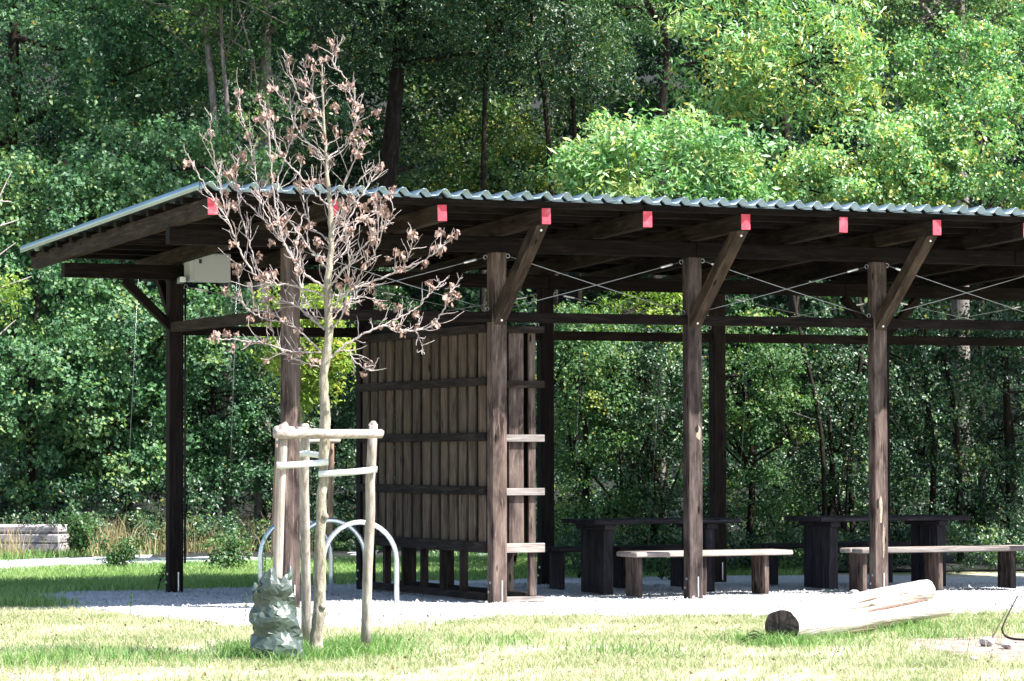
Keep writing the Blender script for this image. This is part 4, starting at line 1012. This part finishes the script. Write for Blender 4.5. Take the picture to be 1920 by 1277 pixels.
for k, (px, x1_, lab, r0, mt) in enumerate(((1545, 1500, 'leaning dark trunk under the roof between the third and the rightmost front post', .035, M_bark_dark), (1800, 1762, 'dark trunk leaning left seen under the roof right of the rightmost post', .045, M_bark_dark),
        (1895, 1880, 'thick upright dark trunk near the right edge under the roof', .065, M_bark_dark), (1600, 1618, 'dark trunk just left of the rightmost front post', .04, M_bark_dark), (490, 480, 'brown trunk seen under the roof between the left rear post and the first front post', .10, M_bark_pale), (350, 352, 'dark trunk just right of the left rear post', .08, M_bark_dark))):
    tree('shaded_trunk_tree', px, (39.5+.2*k+(px-1500)/250) if px > 1000 else 49.4+.2*k, [(px-5, 820, 0), (x1_, 620, 0), (x1_-25, 480, .8)], r0, mt, lab,
         [(x1_-30, 430, 44 if px > 1000 else 51, 80, 90, .8, 14, .4)], L_dark, (.10, .5), (.45, .2), limbs_=3, per=40)
# low growth along the edge of the wood
cl = []
for px in np.arange(-40, 1990, 26):
    d_ = rng.uniform(46.2, 47.6) if px < 1030 else np.interp(px, [1050, 1400, 1920], [37.9, 38.6, 39.0])+rng.uniform(-.2, .6); p = GD(px+rng.uniform(-12, 12), d_); hmx = .5
    for k in range(4): cl.append((p[0]+rng.normal(0, .2), p[1]+rng.normal(0, .25), rng.uniform(.08, hmx), rng.uniform(.14, .28)))
o = crown('undergrowth', cl, 62, .06, .7, L_dark, None, (.55, .25)); tag(o, 'low nettles and weeds along the foot of the wood', 'undergrowth', None, 'stuff')
cl = []
for k in range(620):
    px = rng.uniform(-60, 1990); lo = np.interp(px, [1000, 1080], [47.0, 40.5]); d_ = rng.uniform(lo, 57); p = GD(px, d_); gz = float(np.interp(d_, [47, 50, 54, 60], [0, .08, .5, 2.0]))
    cl.append((p[0], p[1], gz+rng.uniform(.1, 1.5), rng.uniform(.25, .5)))
o = crown('wood_understorey', cl, 62, .08, .7, L_dark, None, (.45, .25)); tag(o, 'dense low understorey between the trunks of the wood', 'undergrowth', None, 'stuff')
# fallen light twigs in the undergrowth
gg = Geo()
for k in range(30):
    px = rng.uniform(-20, 1940); py = rng.uniform(620, 980) if px > 480 else rng.uniform(880, 980); d_ = rng.uniform(48, 51) if px < 1030 else rng.uniform(38.4, 40.5); p = D(px, py, d_)
    dv = rng.normal(0, 1, 3); dv /= np.linalg.norm(dv); limbtube(gg, p, p+dv*rng.uniform(.3, .8), .006, .003, 0, 7, 4)
o = gg.build('undergrowth_twigs', M_bark_pale); tag(o, 'bare grey twigs tangled through the undergrowth', 'twigs', None, 'stuff')
# F. far mass closing the view, on the slope
cl = []
for k in range(3500):
    px = rng.uniform(-1100, 3000) if k >= 2100 else rng.uniform(-250, 2200); d_ = rng.uniform(57, 72); gz = np.interp(d_, [54, 60, 70, 85], [.5, 2.0, 5.5, 12])
    py = rng.uniform(-250, 900); p = D(px, py, d_)
    if p[2] < gz: continue
    cl.append((*p, rng.uniform(.5, 1.0)))
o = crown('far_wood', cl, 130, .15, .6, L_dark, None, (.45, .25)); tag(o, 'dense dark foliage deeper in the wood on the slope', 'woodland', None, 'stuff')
# high unseen canopy, added above the picture to shade the middle of the wood
cl = []
for k in range(340):
    px = rng.uniform(300, 1240); d_ = rng.uniform(47, 62); py = rng.uniform(-900, -140)
    cl.append((*D(px, py, d_), rng.uniform(.4, .8)))
for k in range(260):
    px = rng.uniform(1600, 3000); d_ = rng.uniform(52, 64); py = rng.uniform(-800, -200)
    cl.append((*D(px, py, d_), rng.uniform(.4, .8)))
o = crown('shade_canopy', cl, 90, .16, .6, L_dark, None, (.45, .25)); tag(o, 'unseen high leafy canopy added to shade the wood', 'woodland', None, 'stuff')

tree('shade_tree', 2250, 41, [(2250, 500, 0), (2260, 200, 0)], .14, M_bark_dark, 'broad unseen tree added outside the right edge to shade the wood',
     [(2280, 250, 40.5, 250, 330, 2.0, 130, .5)], L_mid, (.11, .6), (.5, .2), limbs_=10, per=70)  # added out of view to throw shade on the right of the wood
# branch of a neighbouring tree reaching in at the left edge
lt = thing('edge_branch_tree', tuple(GD(-170, 36)), 'bare grey twigs with a few yellow green leaves reaching in at the left edge', 'tree')
gg = Geo(); Q = curve_pts([GD(-170, 36), D(-165, 800, 36), D(-150, 500, 36), D(-140, 250, 36)], 20); gg.tube(Q, np.linspace(.07, .03, 20), 8, False); gg.build('trunk', M_bark_pale, lt)
gg = Geo()
for a, c_, e in (((-150, 480), (-40, 430), (22, 322)), ((-150, 420), (-40, 380), (22, 378)), ((-150, 480), (-50, 440), (36, 412)), ((-155, 620), (-50, 560), (60, 518)), ((-155, 640), (-40, 650), (30, 600)), ((-150, 520), (-40, 500), (30, 455)), ((-155, 700), (-60, 600), (10, 560))):
    gg.tube(curve_pts([D(*a, 36), D(*c_, 36), D(*e, 36.1)], 14), np.linspace(.022, .005, 14), 5, False)
gg.build('limb', M_twig, lt)
crown('crown', E(10, 560, 36, 38, 60, .3, 10, .14)+E(-180, 250, 36, 110, 160, .8, 40, .22)+E(-170, 520, 36, 80, 90, .6, 20, .2), 16, .09, .5, L_yellow, lt, (.4, .2))

# small stones strewn over the gravel
n = 16000; P = scatter_px(n*2, -20, 1960, 1092, 1172); P = P[inside(GRAV, P[:, 0], P[:, 1])][:n]
n = len(P); P[:, 2] = -.024+.45*(.028+bumpy(P[:, 0], P[:, 1])); r_ = rng.uniform(.006, .017, n)*(1+1.2*(rng.random(n) < .02))
dirs = np.array([(1, 0, 0), (-.5, .87, 0), (-.5, -.87, 0), (0, 0, 1)])
V = (P[:, None]+dirs[None]*r_[:, None, None]*rng.uniform(.6, 1.3, (n, 4, 1))).reshape(-1, 3); i = np.arange(n)*4
F = np.concatenate([np.stack([i, i+1, i+3], 1), np.stack([i+1, i+2, i+3], 1), np.stack([i+2, i, i+3], 1)])
o = link('gravel_stones', mesh_np('gravel_stones', V, F), None, None, M_gravel); tag(o, 'loose pale gravel stones under and around the shelter', 'gravel', None, 'stuff')
